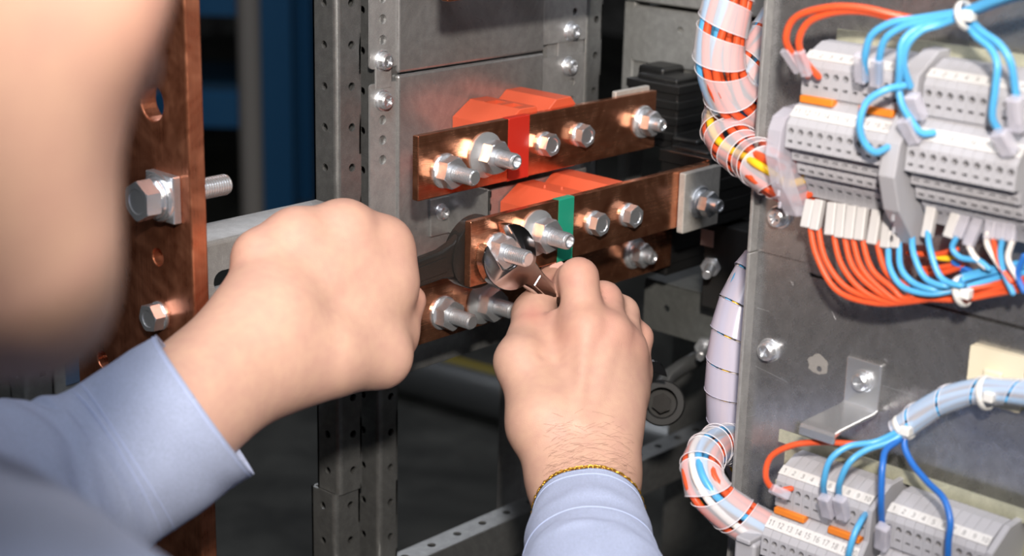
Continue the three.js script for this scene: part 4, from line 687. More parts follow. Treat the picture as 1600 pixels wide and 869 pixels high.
// ------------------------------------------------------------------ wrenches
// local: handle along +x, jaw centre at the origin, thickness along z
function wrench(name, label, m, at, dirX, normal, af, L, jawTurn, th, wide = 1) {
  const o = thing(name, label, 'wrench', at); const n = normal.clone().normalize(), x = dirX.clone().addScaledVector(n, -dirX.dot(n)).normalize();
  o.quaternion.setFromRotationMatrix(new THREE.Matrix4().makeBasis(x, n.clone().cross(x), n));
  const R = af * 1.16 * lerp(1, wide, 0.4), c = Math.cos(jawTurn), s = Math.sin(jawTurn), rot = (a, b) => [a * c - b * s, a * s + b * c];
  // head outline in jaw frame: the jaw opens towards -x
  const hd = []; const N = 22; const g = af / 2 + 0.0001;
  hd.push([-af * 0.82, g]); hd.push([-af * 0.78, g + af * 0.12]);
  for (let i = 0; i <= N; i++) { const a = 2.36 - i / N * 4.72; const k = 1 + 0.1 * Math.cos(a); hd.push([R * k * Math.cos(a) + af * 0.12, R * 0.97 * Math.sin(a)]); }
  hd.push([-af * 0.78, -g - af * 0.12], [-af * 0.82, -g], [af * 0.28, -g], [af * 0.5, -g * 0.55], [af * 0.56, 0], [af * 0.5, g * 0.55], [af * 0.28, g]);
  const headG = extrude(poly(hd.map(p => rot(...p))), th * 1.12, th * 0.14, 2).translate(0, 0, -th * 0.56);
  part('head', metreUV(toCreasedNormals(headG, 0.6)), m, o);
  const w0 = af * 0.5 * wide, w1 = af * 0.42 * wide, xs = R * 0.8; const body = [[xs - 0.004, -w0 * 1.55], [xs + af * 0.35, -w0 * 0.98], [xs + af * 0.9, -w0 * 0.78], [L, -w1 * 0.8], [L, w1 * 0.8], [xs + af * 0.9, w0 * 0.78], [xs + af * 0.35, w0 * 0.98], [xs - 0.004, w0 * 1.55]];
  const bev = th * 0.3; part('handle', metreUV(toCreasedNormals(extrude(poly(body), th * 0.86, bev, 3).translate(0, 0, -th * 0.43), 0.7)), m, o);
  // raised panel along the handle on both faces
  const pn = [[xs + af * 0.75, -w0 * 0.42], [L - 0.02, -w1 * 0.42], [L - 0.02, w1 * 0.42], [xs + af * 0.75, w0 * 0.42]];
  for (const sg of [1, -1]) part('forged_panel', metreUV(extrude(poly(pn), 0.0008, 0.0003).translate(0, 0, sg > 0 ? th * 0.43 - 0.0002 : -th * 0.43 - 0.0006)), m, o);
  const e = af * 0.95, far = []; for (let i = 0; i <= 20; i++) { const a = -2.4 + i / 20 * 4.8; far.push([L + e * 0.55 - e * Math.cos(a) * -1 * 0.0 + e * Math.cos(Math.PI - a) * -0.95, e * Math.sin(a) * 0.98]); }
  const fo = []; for (let i = 0; i <= 24; i++) { const a = Math.PI * 0.72 - i / 24 * Math.PI * 1.44 + Math.PI; fo.push([L + e * 0.6 + e * Math.cos(a), e * Math.sin(a)]); }
  const fj = [[L + e * 0.3, af * 0.42], [L + e * 0.3, -af * 0.42]]; part('far_head', metreUV(extrude(poly([...fo, fj[0], fj[1]].map(p => p)), th, th * 0.12, 1).translate(0, 0, -th / 2)), m, o);
  return o;
}
const w2a = V(holeX[0], b2y, Z2 + 0.0068), w2b = onZ(872, 482, Z2 + 0.010);
wrench('open_end_wrench', 'bright polished open-end wrench on the nut, held by the right hand', mat.chrome, w2a, w2b.clone().sub(w2a), V(-0.16, 0.1, 1), 0.0172, 0.14, -0.26, 0.0072);
const w1a = V(holeX[0] - 0.0045, b2y - 0.0008, Z2 - 0.0098), w1b = onZ(645, 428, Z2 - 0.0098);
wrench('open_end_wrench', 'black forged open-end wrench behind the green-taped bar, held in the fist', mat.blackSteel, w1a, w1b.clone().sub(w1a), V(0, 0, 1), 0.0172, 0.115, 0.2, 0.0088, 1.3);

// ------------------------------------------------------------------ person
// naive surface nets over a distance field
function skinNet(f, lo, hi, cell) {
  const n = [0, 1, 2].map(k => Math.ceil((hi.getComponent(k) - lo.getComponent(k)) / cell) + 1), [nx, ny, nz] = n;
  const F = new Float32Array(nx * ny * nz); let q = 0; for (let k = 0; k < nz; k++) for (let j = 0; j < ny; j++) for (let i = 0; i < nx; i++) F[q++] = f(lo.x + i * cell, lo.y + j * cell, lo.z + k * cell);
  const id = new Int32Array(nx * ny * nz).fill(-1), pos = [], idx = [], at = (i, j, k) => i + nx * (j + ny * k);
  const E = [[0, 1], [2, 3], [4, 5], [6, 7], [0, 2], [1, 3], [4, 6], [5, 7], [0, 4], [1, 5], [2, 6], [3, 7]];
  for (let k = 0; k < nz - 1; k++) for (let j = 0; j < ny - 1; j++) for (let i = 0; i < nx - 1; i++) {
    const v = []; let m = 0; for (let c = 0; c < 8; c++) { const w = F[at(i + (c & 1), j + (c >> 1 & 1), k + (c >> 2))]; v.push(w); if (w < 0) m |= 1 << c; }
    if (m === 0 || m === 255) continue; let x = 0, y = 0, z = 0, e = 0;
    for (const [a, b] of E) { if ((v[a] < 0) === (v[b] < 0)) continue; const t = v[a] / (v[a] - v[b]); x += (a & 1) + t * ((b & 1) - (a & 1)); y += (a >> 1 & 1) + t * ((b >> 1 & 1) - (a >> 1 & 1)); z += (a >> 2) + t * ((b >> 2) - (a >> 2)); e++; }
    id[at(i, j, k)] = pos.length / 3; pos.push(lo.x + (i + x / e) * cell, lo.y + (j + y / e) * cell, lo.z + (k + z / e) * cell);
  }
  const quad = (a, b, c, d, fl) => { if (a < 0 || b < 0 || c < 0 || d < 0) return; fl ? idx.push(a, c, b, a, d, c) : idx.push(a, b, c, a, c, d); };
  for (let k = 1; k < nz - 1; k++) for (let j = 1; j < ny - 1; j++) for (let i = 1; i < nx - 1; i++) {
    const s = F[at(i, j, k)] < 0;
    if (s !== F[at(i + 1, j, k)] < 0) quad(id[at(i, j - 1, k - 1)], id[at(i, j, k - 1)], id[at(i, j, k)], id[at(i, j - 1, k)], !s);
    if (s !== F[at(i, j + 1, k)] < 0) quad(id[at(i - 1, j, k - 1)], id[at(i - 1, j, k)], id[at(i, j, k)], id[at(i, j, k - 1)], !s);
    if (s !== F[at(i, j, k + 1)] < 0) quad(id[at(i - 1, j - 1, k)], id[at(i, j - 1, k)], id[at(i, j, k)], id[at(i - 1, j, k)], !s);
  }
  const g = new THREE.BufferGeometry(); g.setAttribute('position', new THREE.Float32BufferAttribute(pos, 3)); g.setIndex(idx);
  const nr = new Float32Array(pos.length), h = cell * 0.6; for (let i = 0; i < pos.length; i += 3) { const [x, y, z] = [pos[i], pos[i + 1], pos[i + 2]]; const d = V(f(x + h, y, z) - f(x - h, y, z), f(x, y + h, z) - f(x, y - h, z), f(x, y, z + h) - f(x, y, z - h)).normalize(); nr[i] = d.x; nr[i + 1] = d.y; nr[i + 2] = d.z; }
  g.setAttribute('normal', new THREE.BufferAttribute(nr, 3)); return g;
}
const smin = (a, b, k) => { const h = Math.max(k - Math.abs(a - b), 0) / k; return Math.min(a, b) - h * h * k * 0.25; };
const cap = (a, b, ra, rb) => { const dx = b.x - a.x, dy = b.y - a.y, dz = b.z - a.z, l = dx * dx + dy * dy + dz * dz || 1e-9; return (x, y, z) => { const px = x - a.x, py = y - a.y, pz = z - a.z; const h = Math.min(1, Math.max(0, (px * dx + py * dy + pz * dz) / l)); const ex = px - dx * h, ey = py - dy * h, ez = pz - dz * h; return Math.sqrt(ex * ex + ey * ey + ez * ez) - (ra + (rb - ra) * h); }; };
const ball = (c, r) => cap(c, c, r, r);
// ellipsoid with its own axes
const ell = (c, ax, ay, az, rx, ry, rz) => (x, y, z) => { const px = x - c.x, py = y - c.y, pz = z - c.z; const u = (px * ax.x + py * ax.y + pz * ax.z) / rx, v = (px * ay.x + py * ay.y + pz * ay.z) / ry, w = (px * az.x + py * az.y + pz * az.z) / rz; const k0 = Math.sqrt(u * u + v * v + w * w), k1 = Math.sqrt(u * u / rx / rx + v * v / ry / ry + w * w / rz / rz); return k0 < 1e-6 ? -Math.min(rx, ry, rz) : k0 * (k0 - 1) / k1; };
const uni = (L, k) => (x, y, z) => { let d = L[0](x, y, z); for (let i = 1; i < L.length; i++) d = smin(d, L[i](x, y, z), k); return d; };
const both = (a, b, k) => (x, y, z) => smin(a(x, y, z), b(x, y, z), k);
const chain = (pts, k = 0.004) => { const L = []; for (let i = 0; i + 1 < pts.length; i++) L.push(cap(pts[i][0], pts[i + 1][0], pts[i][1], pts[i + 1][1])); return uni(L, k); };
const carve = (f, c, depth, k) => (x, y, z) => { const d = f(x, y, z), e = c(x, y, z); const h = Math.max(0, 1 - Math.max(e, 0) / k); return d + depth * h * h; };
function tint(g, f) { const p = g.attributes.position, c = new Float32Array(p.count * 3); for (let i = 0; i < p.count; i++) { const q = f(p.getX(i), p.getY(i), p.getZ(i)); c.set(q, i * 3); } g.setAttribute('color', new THREE.BufferAttribute(c, 3)); return g; }
const J = (x, y, d, r) => [D(x, y, d), r];
// ---- right hand: back to the camera, thumb and fingers around the bright wrench
const RH = (() => {
  const wr = D(912, 752, 0.922), el = D(928, 960, 0.838);
  const wrA = D(889, 748, 0.926), wrB = D(938, 750, 0.926);
  const mI = D(914, 520, 0.960), mM = D(952, 528, 0.965), mR = D(976, 550, 0.976), mL = D(986, 584, 0.988);
  const tb = D(853, 662, 0.936), tm = D(814, 566, 0.958);
  const palm = uni([cap(wrA, mI, 0.0180, 0.0135), cap(wr, mM, 0.02, 0.013), cap(wrB, mR, 0.0172, 0.0125), cap(D(940, 700, 0.934), mL, 0.0185, 0.0115), cap(wrA, tb, 0.0175, 0.0200), cap(tb, D(850, 600, 0.962), 0.019, 0.0145), cap(D(900, 600, 0.968), D(960, 620, 0.978), 0.017, 0.015), cap(wrA, wrB, 0.0178, 0.017), cap(D(862, 560, 0.966), D(872, 505, 0.976), 0.0105, 0.0085), cap(wr, el, 0.021, 0.023), cap(wrA, D(905, 960, 0.842), 0.0172, 0.019), cap(wrB, D(945, 960, 0.842), 0.0165, 0.018)], 0.014);
  const idx = chain([[mI, 0.0130], J(904, 434, 0.972, 0.0112), J(893, 438, 1.002, 0.0100), J(884, 466, 1.022, 0.0088)]);
  const mid = chain([[mM, 0.0122], J(942, 470, 0.986, 0.0112), J(934, 472, 1.014, 0.0096), J(912, 494, 1.03, 0.0086)]);
  const rng = chain([[mR, 0.0118], J(969, 491, 1.0, 0.0110), J(962, 502, 1.024, 0.0094), J(936, 520, 1.034, 0.0086)]);
  const lit = chain([[mL, 0.0110], J(995, 528, 1.006, 0.0094), J(982, 542, 1.03, 0.0082), J(955, 554, 1.034, 0.0074)]);
  const thb = chain([[tb, 0.0195], [tm, 0.0138], J(834, 490, 0.998, 0.0111), J(866, 430, 1.033, 0.0094)], 0.01);
  const kn = uni([ball(D(916, 512, 0.9525), 0.008), ball(D(954, 519, 0.9585), 0.007), ball(D(977, 544, 0.97), 0.0062)], 0.003);
  const tendon = [cap(D(916, 517, 0.949), D(903, 660, 0.916), 0.0021, 0.0014), cap(D(954, 525, 0.9545), D(918, 670, 0.916), 0.0023, 0.0014), cap(D(976, 548, 0.967), D(933, 675, 0.919), 0.002, 0.0013)];
  const fingers = (x, y, z) => smin(smin(idx(x, y, z), mid(x, y, z), 0.004), smin(rng(x, y, z), lit(x, y, z), 0.006), 0.006);
  let f = (x, y, z) => { let d = smin(palm(x, y, z), fingers(x, y, z), 0.007); d = smin(d, thb(x, y, z), 0.007); d = smin(d, kn(x, y, z), 0.009); for (const t of tendon) d = smin(d, t(x, y, z), 0.007); return d; };
  f = carve(f, cap(D(866, 492, 0.958), D(849, 552, 0.944), 0.0003, 0.0003), 0.0026, 0.0045);
  f = carve(f, cap(D(988, 600, 0.965), D(975, 690, 0.93), 0.0003, 0.0003), 0.0014, 0.006);
  for (const [a, b] of [[D(935, 545, 0.952), D(915, 640, 0.926)], [D(966, 560, 0.96), D(938, 650, 0.93)]]) f = carve(f, cap(a, b, 0.0003, 0.0003), 0.0022, 0.007);
  const pts = [wr, el, mI, mM, mR, mL, tm, D(862, 428, 1.0), D(884, 420, 1.02), D(997, 530, 1.03), D(952, 552, 1.04)];
  const a = V(9, 9, 9), b = V(-9, -9, -9); for (const p of pts) { a.min(p); b.max(p); } a.addScalar(-0.036); b.addScalar(0.036);
  return { f, a, b, wr, el, red: [[mI, 0.02], [mM, 0.018], [mR, 0.016], [D(903, 428, 0.968), 0.014], [D(832, 488, 0.975), 0.012], [D(862, 425, 1.005), 0.014], [D(944, 466, 0.98), 0.012], [D(997, 525, 1.0), 0.012]] };
})();
// ---- left hand: a fist around the black wrench, back of the hand to the camera
const LH = (() => {
  const wr = D(420, 522, 0.841), el = D(215, 700, 0.774);
  const wrT = D(414, 488, 0.846), wrB = D(440, 564, 0.846);
  const mI = D(597, 386, 0.902), mM = D(537, 366, 0.886), mR = D(464, 376, 0.870), mL = D(408, 404, 0.859);
  const tb = D(508, 556, 0.856), tm = D(592, 556, 0.880);
  const palm = uni([cap(wrB, mI, 0.0195, 0.0135), cap(wr, mM, 0.0205, 0.013), cap(wr, mR, 0.0195, 0.0125), cap(wrT, mL, 0.0165, 0.0112), cap(wrB, tb, 0.0195, 0.0165), cap(tb, D(578, 470, 0.893), 0.016, 0.017), cap(D(520, 450, 0.873), D(600, 440, 0.893), 0.015, 0.016), cap(D(470, 460, 0.865), D(540, 400, 0.882), 0.015, 0.014), cap(tb, tm, 0.0165, 0.0150), cap(D(556, 500, 0.882), D(594, 446, 0.9), 0.018, 0.0152), cap(mI, mM, 0.0115, 0.0115), cap(mM, mR, 0.0115, 0.011), cap(mR, mL, 0.0105, 0.0095), cap(wrT, wrB, 0.0185, 0.0185), cap(wr, el, 0.0240, 0.026), cap(wrT, D(205, 672, 0.776), 0.0175, 0.0195), cap(wrB, D(240, 722, 0.776), 0.0185, 0.02)], 0.016);
  const idx = chain([[mI, 0.0128], J(606, 410, 0.934, 0.0104), J(604, 444, 0.957, 0.0094), J(585, 452, 0.948, 0.0082)]);
  const mid = chain([[mM, 0.0122], J(550, 374, 0.918, 0.0104), J(545, 434, 0.942, 0.0092), J(520, 454, 0.93, 0.008)]);
  const rng = chain([[mR, 0.0118], J(474, 386, 0.899, 0.0098), J(478, 440, 0.918, 0.0088), J(460, 456, 0.906, 0.0078)]);
  const lit = chain([[mL, 0.0108], J(412, 412, 0.883, 0.0088), J(420, 450, 0.900, 0.008), J(410, 466, 0.89, 0.0072)]);
  const thb = chain([[tb, 0.0165], [tm, 0.0148], J(614, 524, 0.902, 0.0120), J(641, 470, 0.918, 0.0090)], 0.01);
  const kn = uni([ball(D(600, 378, 0.8935), 0.0078), ball(D(536, 354, 0.8785), 0.009), ball(D(461, 369, 0.864), 0.007), ball(D(404, 397, 0.854), 0.0058)], 0.003);
  const tendon = [cap(D(602, 388, 0.89), D(480, 470, 0.842), 0.0012, 0.0008), cap(D(536, 366, 0.874), D(450, 470, 0.836), 0.0013, 0.0008), cap(D(462, 380, 0.86), D(425, 470, 0.834), 0.0012, 0.0008)];
  const fingers = (x, y, z) => smin(smin(idx(x, y, z), mid(x, y, z), 0.0045), smin(rng(x, y, z), lit(x, y, z), 0.0045), 0.0045);
  let f = (x, y, z) => { let d = smin(palm(x, y, z), fingers(x, y, z), 0.010); d = smin(d, thb(x, y, z), 0.008); d = smin(d, kn(x, y, z), 0.012); for (const t of tendon) d = smin(d, t(x, y, z), 0.008); return d; };
  f = carve(f, cap(D(650, 450, 0.91), D(628, 474, 0.893), 0.0003, 0.0003), 0.0016, 0.004);
  const a = V(9, 9, 9), b = V(-9, -9, -9); for (const p of [wr, el, mI, mM, mR, mL, tm, D(630, 524, 0.903), D(634, 398, 0.965), D(550, 372, 0.95), D(412, 410, 0.91)]) { a.min(p); b.max(p); } a.addScalar(-0.036); b.addScalar(0.036);
  return { f, a, b, wr, el, red: [[mI, 0.02], [mM, 0.018], [mR, 0.018], [mL, 0.014], [D(638, 470, 0.915), 0.014], [D(634, 398, 0.93), 0.014]] };
})();
// ---- head, seen from behind its right cheek, bent to the work
const HD = (() => {
  const gaze = camF.clone().multiplyScalar(0.74).addScaledVector(camR, 0.64).addScaledVector(camU, -0.20).normalize();
  const up = camU.clone().multiplyScalar(0.97).addScaledVector(camF, 0.12); up.addScaledVector(gaze, -up.dot(gaze)).normalize(); const rt = gaze.clone().cross(up).normalize();
  const c = D(-412, -280, 0.354); const L = (x, y, z) => c.clone().addScaledVector(rt, x).addScaledVector(up, y).addScaledVector(gaze, z);
  const e = (p, rx, ry, rz) => ell(L(...p), rt, up, gaze, rx, ry, rz), m = (x, y, z, r, x2 = x, y2 = y, z2 = z, r2 = r) => cap(L(x, y, z), L(x2, y2, z2), r, r2);
  const neckB = L(0, -0.2, -0.085);
  const base = uni([e([0, 0.045, -0.018], 0.076, 0.088, 0.096), e([0, -0.012, 0.028], 0.066, 0.085, 0.068), e([0.035, -0.02, 0.046], 0.03, 0.036, 0.034), e([-0.035, -0.02, 0.046], 0.03, 0.036, 0.034), m(0.054, -0.045, 0.012, 0.02, 0.034, -0.084, 0.058, 0.021), m(-0.054, -0.045, 0.012, 0.02, -0.034, -0.084, 0.058, 0.021), m(0.018, -0.092, 0.076, 0.016, -0.018, -0.092, 0.076, 0.016), e([0, -0.062, 0.06], 0.036, 0.036, 0.032), m(0.03, 0.028, 0.072, 0.013, -0.03, 0.028, 0.072, 0.013), cap(L(0, -0.05, -0.03), neckB, 0.056, 0.058), cap(L(0.03, -0.07, 0.0), L(0.02, -0.19, -0.04), 0.025, 0.03), cap(L(-0.03, -0.07, 0.0), L(-0.02, -0.19, -0.04), 0.025, 0.03)], 0.022);
  const fine = [m(0, 0.015, 0.088, 0.008, 0, -0.022, 0.104, 0.0105), m(0.011, -0.026, 0.094, 0.007), m(-0.011, -0.026, 0.094, 0.007), m(0.02, -0.052, 0.084, 0.0055, 0, -0.0495, 0.092, 0.006), m(-0.02, -0.052, 0.084, 0.0055, 0, -0.0495, 0.092, 0.006), m(0.017, -0.06, 0.083, 0.0058, 0, -0.061, 0.09, 0.0065), m(-0.017, -0.06, 0.083, 0.0058, 0, -0.061, 0.09, 0.0065), e([0.031, 0.012, 0.066], 0.013, 0.011, 0.012), e([-0.031, 0.012, 0.066], 0.013, 0.011, 0.012)];
  const ear = s => uni([e([s * 0.079, 0.004, -0.02], 0.007, 0.03, 0.017), m(s * 0.083, 0.03, -0.028, 0.005, s * 0.084, -0.018, -0.02, 0.0055), m(s * 0.083, 0.03, -0.028, 0.005, s * 0.08, 0.028, -0.004, 0.004)], 0.006); const eR = ear(1), eL = ear(-1);
  const socket = [m(0.031, 0.012, 0.089, 0.012), m(-0.031, 0.012, 0.089, 0.012)];
  let f = (x, y, z) => { let d = base(x, y, z); for (const s of socket) { const q = s(x, y, z); d = -smin(-d, q, 0.012); } for (const t of fine) d = smin(d, t(x, y, z), 0.006); return smin(d, smin(eR(x, y, z), eL(x, y, z), 0.001), 0.006); };
  const r = 0.165; const hair = uni([e([0, 0.052, -0.024], 0.083, 0.09, 0.098), e([0, 0.0, -0.062], 0.07, 0.075, 0.058), m(0.055, 0.06, 0.03, 0.028, -0.055, 0.06, 0.03, 0.028)], 0.02);
  const front = (x, y, z) => { const p = V(x, y, z).sub(c); const zz = p.dot(gaze), yy = p.dot(up); return Math.max(zz - 0.052 + Math.max(0, 0.055 - yy) * 0.95, -yy - 0.06, zz > -0.03 ? 0.03 - yy : -1); };
  const hf = (x, y, z) => Math.max(hair(x, y, z) + 0.0025 * noise3(x * 70, y * 70, z * 70), front(x, y, z));
  const near = (q, t) => uni([ell(L(...q), rt, up, gaze, t, t, t)], 0.01);
  return { f, hf, a: c.clone().addScalar(-r), b: c.clone().addScalar(r), a2: c.clone().min(neckB).addScalar(-0.125), b2: c.clone().max(neckB).addScalar(0.125), c, L, gaze, up, rt, neckB, red: [[L(0, -0.022, 0.106), 0.03], [L(0.04, -0.03, 0.07), 0.03], [L(0, -0.056, 0.09), 0.02]] };
})();
const skinTone = (reds) => (x, y, z) => {
  let r = 0; for (const [p, s] of reds) { const q = ((x - p.x) ** 2 + (y - p.y) ** 2 + (z - p.z) ** 2) / s / s; r += Math.exp(-q * 1.4); } r = Math.min(r, 1);
  const n = 0.5 * noise3(x * 55, y * 55, z * 55) + 0.5 * noise3(x * 160, y * 160, z * 160), b = 1 + 0.07 * n;
  return [0.535 * b, (0.325 - 0.06 * r + 0.012 * n) * b, (0.246 - 0.042 * r) * b];
};
const skinGeo = mergeGeometries([[HD, 0.0034, HD.a2, HD.b2], [LH, 0.0023, LH.a, LH.b], [RH, 0.0023, RH.a, RH.b]].map(([q, c, a, b]) => { const g = tint(skinNet(q.f, a, b, c), skinTone(q.red)); const u = metreUV(g); return u; }));
// ---- clothing
const face = HD.gaze.clone().setY(0).normalize(), rightS = V(-face.z, 0, face.x), UP = V(0, 1, 0);
const tf = face.clone().multiplyScalar(0.85).addScaledVector(rightS, 0.0).normalize();
const nb = HD.neckB.clone();
const shR = D(145, 1185, 0.455), shL = nb.clone().addScaledVector(rightS, -0.175).addScaledVector(UP, -0.055);
const chest = nb.clone().addScaledVector(UP, -0.22).addScaledVector(face, 0.0), hip = nb.clone().addScaledVector(UP, -0.56).addScaledVector(face, -0.05);
const person = thing('person', 'person in a light blue shirt working with two wrenches on the bus bars', 'person', V(hip.x, FLOOR, hip.z));
wpart('body', skinGeo, mat.skin, person);
{ const g = skinNet(HD.hf, HD.a, HD.b, 0.006); wpart('hair', metreUV(g), mat.hair, person); }
// fine hair on the back of the right wrist
{
  const L = []; for (let i = 0; i < 230; i++) {
    const x = 846 + rnd() * 130, y = 640 + Math.sqrt(rnd()) * 105; const dir = ray(x, y); let t = 0.86, p; for (let k = 0; k < 40; k++) { p = camP.clone().addScaledVector(dir, t); const d = RH.f(p.x, p.y, p.z); if (d < 0.0001) break; t += d * 0.8; }
    const h = 0.002, q = V(RH.f(p.x + h, p.y, p.z) - RH.f(p.x - h, p.y, p.z), RH.f(p.x, p.y + h, p.z) - RH.f(p.x, p.y - h, p.z), RH.f(p.x, p.y, p.z + h) - RH.f(p.x, p.y, p.z - h)).normalize();
    const along = camR.clone().multiplyScalar(0.8 + 0.3 * rnd()).addScaledVector(camU, 1.3 * (rnd() - 0.4)).addScaledVector(q, 0); along.addScaledVector(q, -along.dot(q)).normalize(); const len = 0.004 + 0.006 * rnd();
    L.push(tube([p.clone().addScaledVector(q, -0.0002), p.clone().addScaledVector(along, len * 0.5).addScaledVector(q, 0.0006), p.clone().addScaledVector(along, len).addScaledVector(q, -0.0001)], 0.00003, 4, 3));
  }
  wpart('wrist_hair', join(L), M({ color: lin(0.13, 0.07, 0.04), roughness: 0.6 }), person).userData.kind = 'stuff';
}
// thumb nail of the right hand
{ const c = D(869, 425, 1.0248), n = camF.clone().negate().addScaledVector(camR, 0.35).normalize(), d = D(876, 410, 1.03).sub(D(864, 440, 1.026)); d.addScaledVector(n, -d.dot(n)).normalize(); const s = d.clone().cross(n); const g = new THREE.SphereGeometry(1, 16, 10).scale(0.0056, 0.0075, 0.0016).applyMatrix4(new THREE.Matrix4().makeBasis(s, d, n)).translate(c.x, c.y, c.z); wpart('fingernail', metreUV(g), mat.nail, person); }
function loft(pts, rad, seg, fold, n = 90, ref = UP) {
  const c = new THREE.CatmullRomCurve3(pts, false, 'centripetal'), pos = [], idx = [], uv = []; const L = c.getLength(); let a = ref.clone();
  const R = t => { const s = t * (rad.length - 1), i = Math.min(rad.length - 2, Math.floor(s)), f = s - i; const e = f * f * (3 - 2 * f); return [lerp(rad[i][0], rad[i + 1][0], e), lerp(rad[i][1], rad[i + 1][1], e)]; };
  const ring = (t, dr, tt) => { const p = c.getPoint(t), T = c.getTangent(t); a.addScaledVector(T, -a.dot(T)).normalize(); const b = T.clone().cross(a); const [ra, rb] = R(t); for (let j = 0; j <= seg; j++) { const th = j / seg * 6.283185; const k = 1 + fold(t, th, p); const x = (ra * k + dr) * Math.cos(th), y = (rb * k + dr) * Math.sin(th); const q = p.clone().addScaledVector(a, x).addScaledVector(b, y); pos.push(q.x, q.y, q.z); uv.push(th * (ra + rb) / 2, tt); } };
  // inside of the opening first, then the outside
  const rows = []; for (const t of [0.09, 0.05, 0.02, 0.003]) rows.push([t, -0.0016]); rows.push([0.0, -0.0008], [0.0, 0.0004]); for (let i = 0; i <= n; i++) rows.push([0.002 + i / n * 0.998, 0]);
  for (const [t, d] of rows) ring(t, d, t * L); for (let i = 0; i + 1 < rows.length; i++) for (let j = 0; j < seg; j++) { const q = i * (seg + 1) + j; idx.push(q, q + 1, q + seg + 2, q, q + seg + 2, q + seg + 1); }
  const g = new THREE.BufferGeometry(); g.setAttribute('position', new THREE.Float32BufferAttribute(pos, 3)); g.setAttribute('uv', new THREE.Float32BufferAttribute(uv, 2)); g.setIndex(idx); g.computeVertexNormals();
  const at = (t, th, dr) => { const p = c.getPoint(t), T = c.getTangent(t); const A = ref.clone(); A.addScaledVector(T, -A.dot(T)).normalize(); const b = T.clone().cross(A), [ra, rb] = R(t), k = 1 + fold(t, th, p); return p.addScaledVector(A, (ra * k + dr) * Math.cos(th)).addScaledVector(b, (rb * k + dr) * Math.sin(th)); };
  return { g, at };
}
const elL = D(-230, 900, 0.66), elR = D(880, 1420, 0.66);
const foldL = (t, th, p) => 0.022 * noise3(t * 6, Math.cos(th) * 0.9, Math.sin(th) * 0.9) + (t > 0.33 ? 0.045 : 0.0) * noise3(t * 12, Math.cos(th) * 1.1 + 3, Math.sin(th) * 1.1) * clamp((t - 0.33) * 12);
const slL = loft([D(320, 632, 0.778), D(262, 672, 0.775), D(190, 720, 0.77), D(110, 766, 0.757), D(0, 812, 0.73), elL, elL.clone().lerp(shL, 0.5), shL], [[0.0400, 0.0375], [0.0405, 0.0375], [0.041, 0.038], [0.045, 0.043], [0.052, 0.05], [0.06, 0.06], [0.06, 0.06], [0.046, 0.046]], 72, foldL, 120);
const foldR = (t, th, p) => 0.024 * noise3(t * 7 + 5, Math.cos(th) * 0.9, Math.sin(th) * 0.9) + (t > 0.28 ? 0.05 : 0.0) * noise3(t * 14, Math.cos(th) * 1.1 + 7, Math.sin(th) * 1.1) * clamp((t - 0.28) * 10);
const slR = loft([D(919, 800, 0.903), D(921, 858, 0.878), D(925, 930, 0.845), elR, elR.clone().lerp(shR, 0.5), shR], [[0.0305, 0.0305], [0.035, 0.0345], [0.041, 0.04], [0.056, 0.056], [0.058, 0.058], [0.042, 0.042]], 72, foldR, 120, camF.clone().negate());
{ // shirt body and collar
  const fz = face, torso = uni([cap(shR, D(-150, 1075, 0.445), 0.055, 0.055), cap(D(-150, 1075, 0.445), shL, 0.055, 0.06), ell(chest, rightS, UP, fz, 0.175, 0.2, 0.12), ell(hip.clone().lerp(chest, 0.4), rightS, UP, fz, 0.155, 0.22, 0.115), cap(nb.clone().addScaledVector(UP, -0.02), chest, 0.075, 0.09), ell(hip, rightS, UP, fz, 0.165, 0.13, 0.12)], 0.05);
  const f = (x, y, z) => torso(x, y, z) + 0.004 * noise3(x * 14, y * 14, z * 14);
  const a = shL.clone().min(shR).min(hip).addScalar(-0.2), b = shL.clone().max(shR).max(nb).addScalar(0.2);
  const tg = metreUV(skinNet(f, a, b, 0.011));
  const colT = HD.L(0, -0.165, -0.07), axis = HD.L(0, -0.1, -0.04).sub(colT).normalize();
  const sg = join(clean(metreUV(slL.g)), clean(metreUV(slR.g)), tg);
  const sh = wpart('shirt', sg, mat.shirt, person);
  const P0 = sh.parent.position, toL = g => g.translate(-P0.x, -P0.y, -P0.z);
  part('collar', toL(metreUV(turn(new THREE.CylinderGeometry(0.066, 0.074, 0.045, 32, 2, true), axis).translate(colT.x, colT.y, colT.z))), mat.shirt, sh);
  // seams: stitched lines round the cuffs
  const seam = (s, t, r = 0.0003, dr = 0.0001) => { const p = []; for (let i = 0; i < 60; i++) p.push(s.at(t, i / 60 * 6.283, dr)); return new THREE.TubeGeometry(new THREE.CatmullRomCurve3(p, true), 120, r, 5, true); };
  part('cuff_stitching', toL(join(seam(slL, 0.012), seam(slL, 0.27), seam(slL, 0.31))), mat.thread, sh);
  part('cuff_stitching', toL(join(seam(slR, 0.03), seam(slR, 0.27))), mat.thread, sh);
}
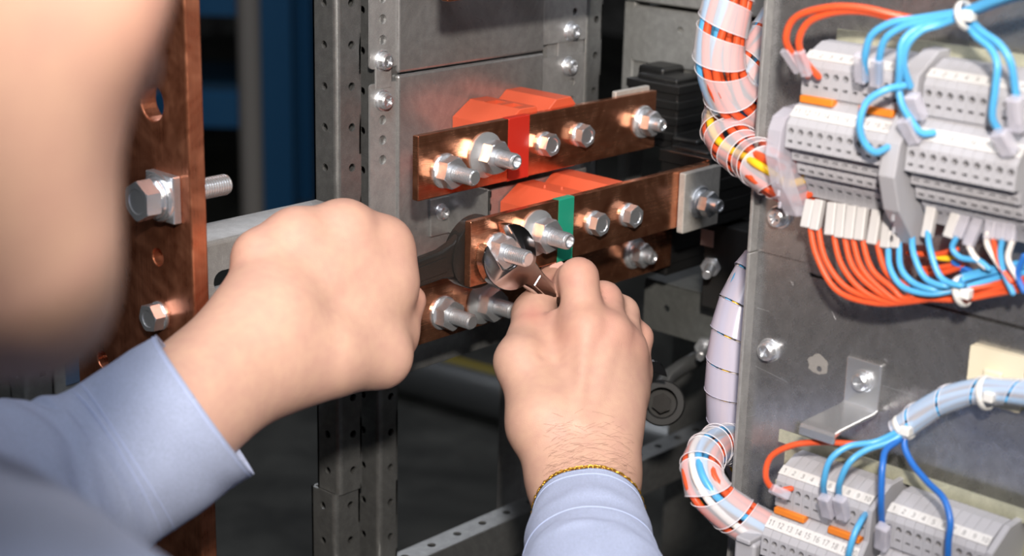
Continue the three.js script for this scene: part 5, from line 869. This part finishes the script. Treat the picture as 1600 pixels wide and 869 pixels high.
{ // trousers and shoes
  const hR = hip.clone().addScaledVector(rightS, 0.09).addScaledVector(UP, -0.05), hL = hip.clone().addScaledVector(rightS, -0.09).addScaledVector(UP, -0.05);
  const foot = (h, s) => V(h.x, FLOOR, h.z).addScaledVector(rightS, s * 0.05).addScaledVector(face, 0.02);
  const legs = [[hR, foot(hR, 1)], [hL, foot(hL, -1)]]; const L = [ell(hip.clone().addScaledVector(UP, -0.02), rightS, UP, face, 0.16, 0.12, 0.115)];
  for (const [h, f] of legs) { const k = h.clone().lerp(f, 0.52).addScaledVector(face, 0.03); L.push(cap(h, k, 0.088, 0.064), cap(k, f.clone().setY(FLOOR + 0.07), 0.064, 0.054)); }
  const g = skinNet(uni(L, 0.03), V(hip.x - 0.32, FLOOR + 0.02, hip.z - 0.32), V(hip.x + 0.32, hip.y + 0.14, hip.z + 0.32), 0.016); wpart('trousers', metreUV(g), mat.trousers, person);
  for (const [h, f] of legs) { const t = f.clone().addScaledVector(face, 0.15); const s = skinNet((x, y, z) => Math.max(uni([cap(V(f.x, FLOOR + 0.05, f.z), V(t.x, FLOOR + 0.03, t.z), 0.05, 0.042), cap(V(f.x, FLOOR + 0.04, f.z), V(f.x, FLOOR + 0.1, f.z), 0.046, 0.042)], 0.02)(x, y, z), FLOOR + 0.002 - y), V(f.x, FLOOR, f.z).min(t).addScalar(-0.09), V(f.x, FLOOR + 0.1, f.z).max(t).addScalar(0.09), 0.011); wpart('shoe', metreUV(s), mat.blackMatt, person); }
}
// gold chain bracelet lying against the right cuff
{
  const b = thing('chain_bracelet', 'fine gold-coloured chain bracelet at the edge of the right cuff', 'bracelet', D(915, 742, 0.9)); const L = []; const n = 150;
  for (let i = 0; i < n; i++) { const th = i / n * 6.283, p = slR.at(0.0, th, -0.0006), q = slR.at(0.0, th + 0.02, -0.0006); const o = D(917, 782, 0.91).sub(D(919, 800, 0.903)).multiplyScalar(0.2); const t = q.sub(p).normalize(); const g = new THREE.TorusGeometry(0.0011, 0.00042, 5, 8); g.scale(1.25, 1, 1); const up = V(Math.sin(i * 1.7), Math.cos(i * 1.7), i % 2 ? 0.6 : -0.6).normalize(); const m = up.addScaledVector(t, -up.dot(t)).normalize(); g.applyMatrix4(new THREE.Matrix4().makeBasis(t, m, t.clone().cross(m))); g.translate(p.x + o.x, p.y + o.y, p.z + o.z); L.push(g); }
  wpart('chain', join(L), mat.gold, b);
}
shade(scene);
renderer.render(scene, camera);
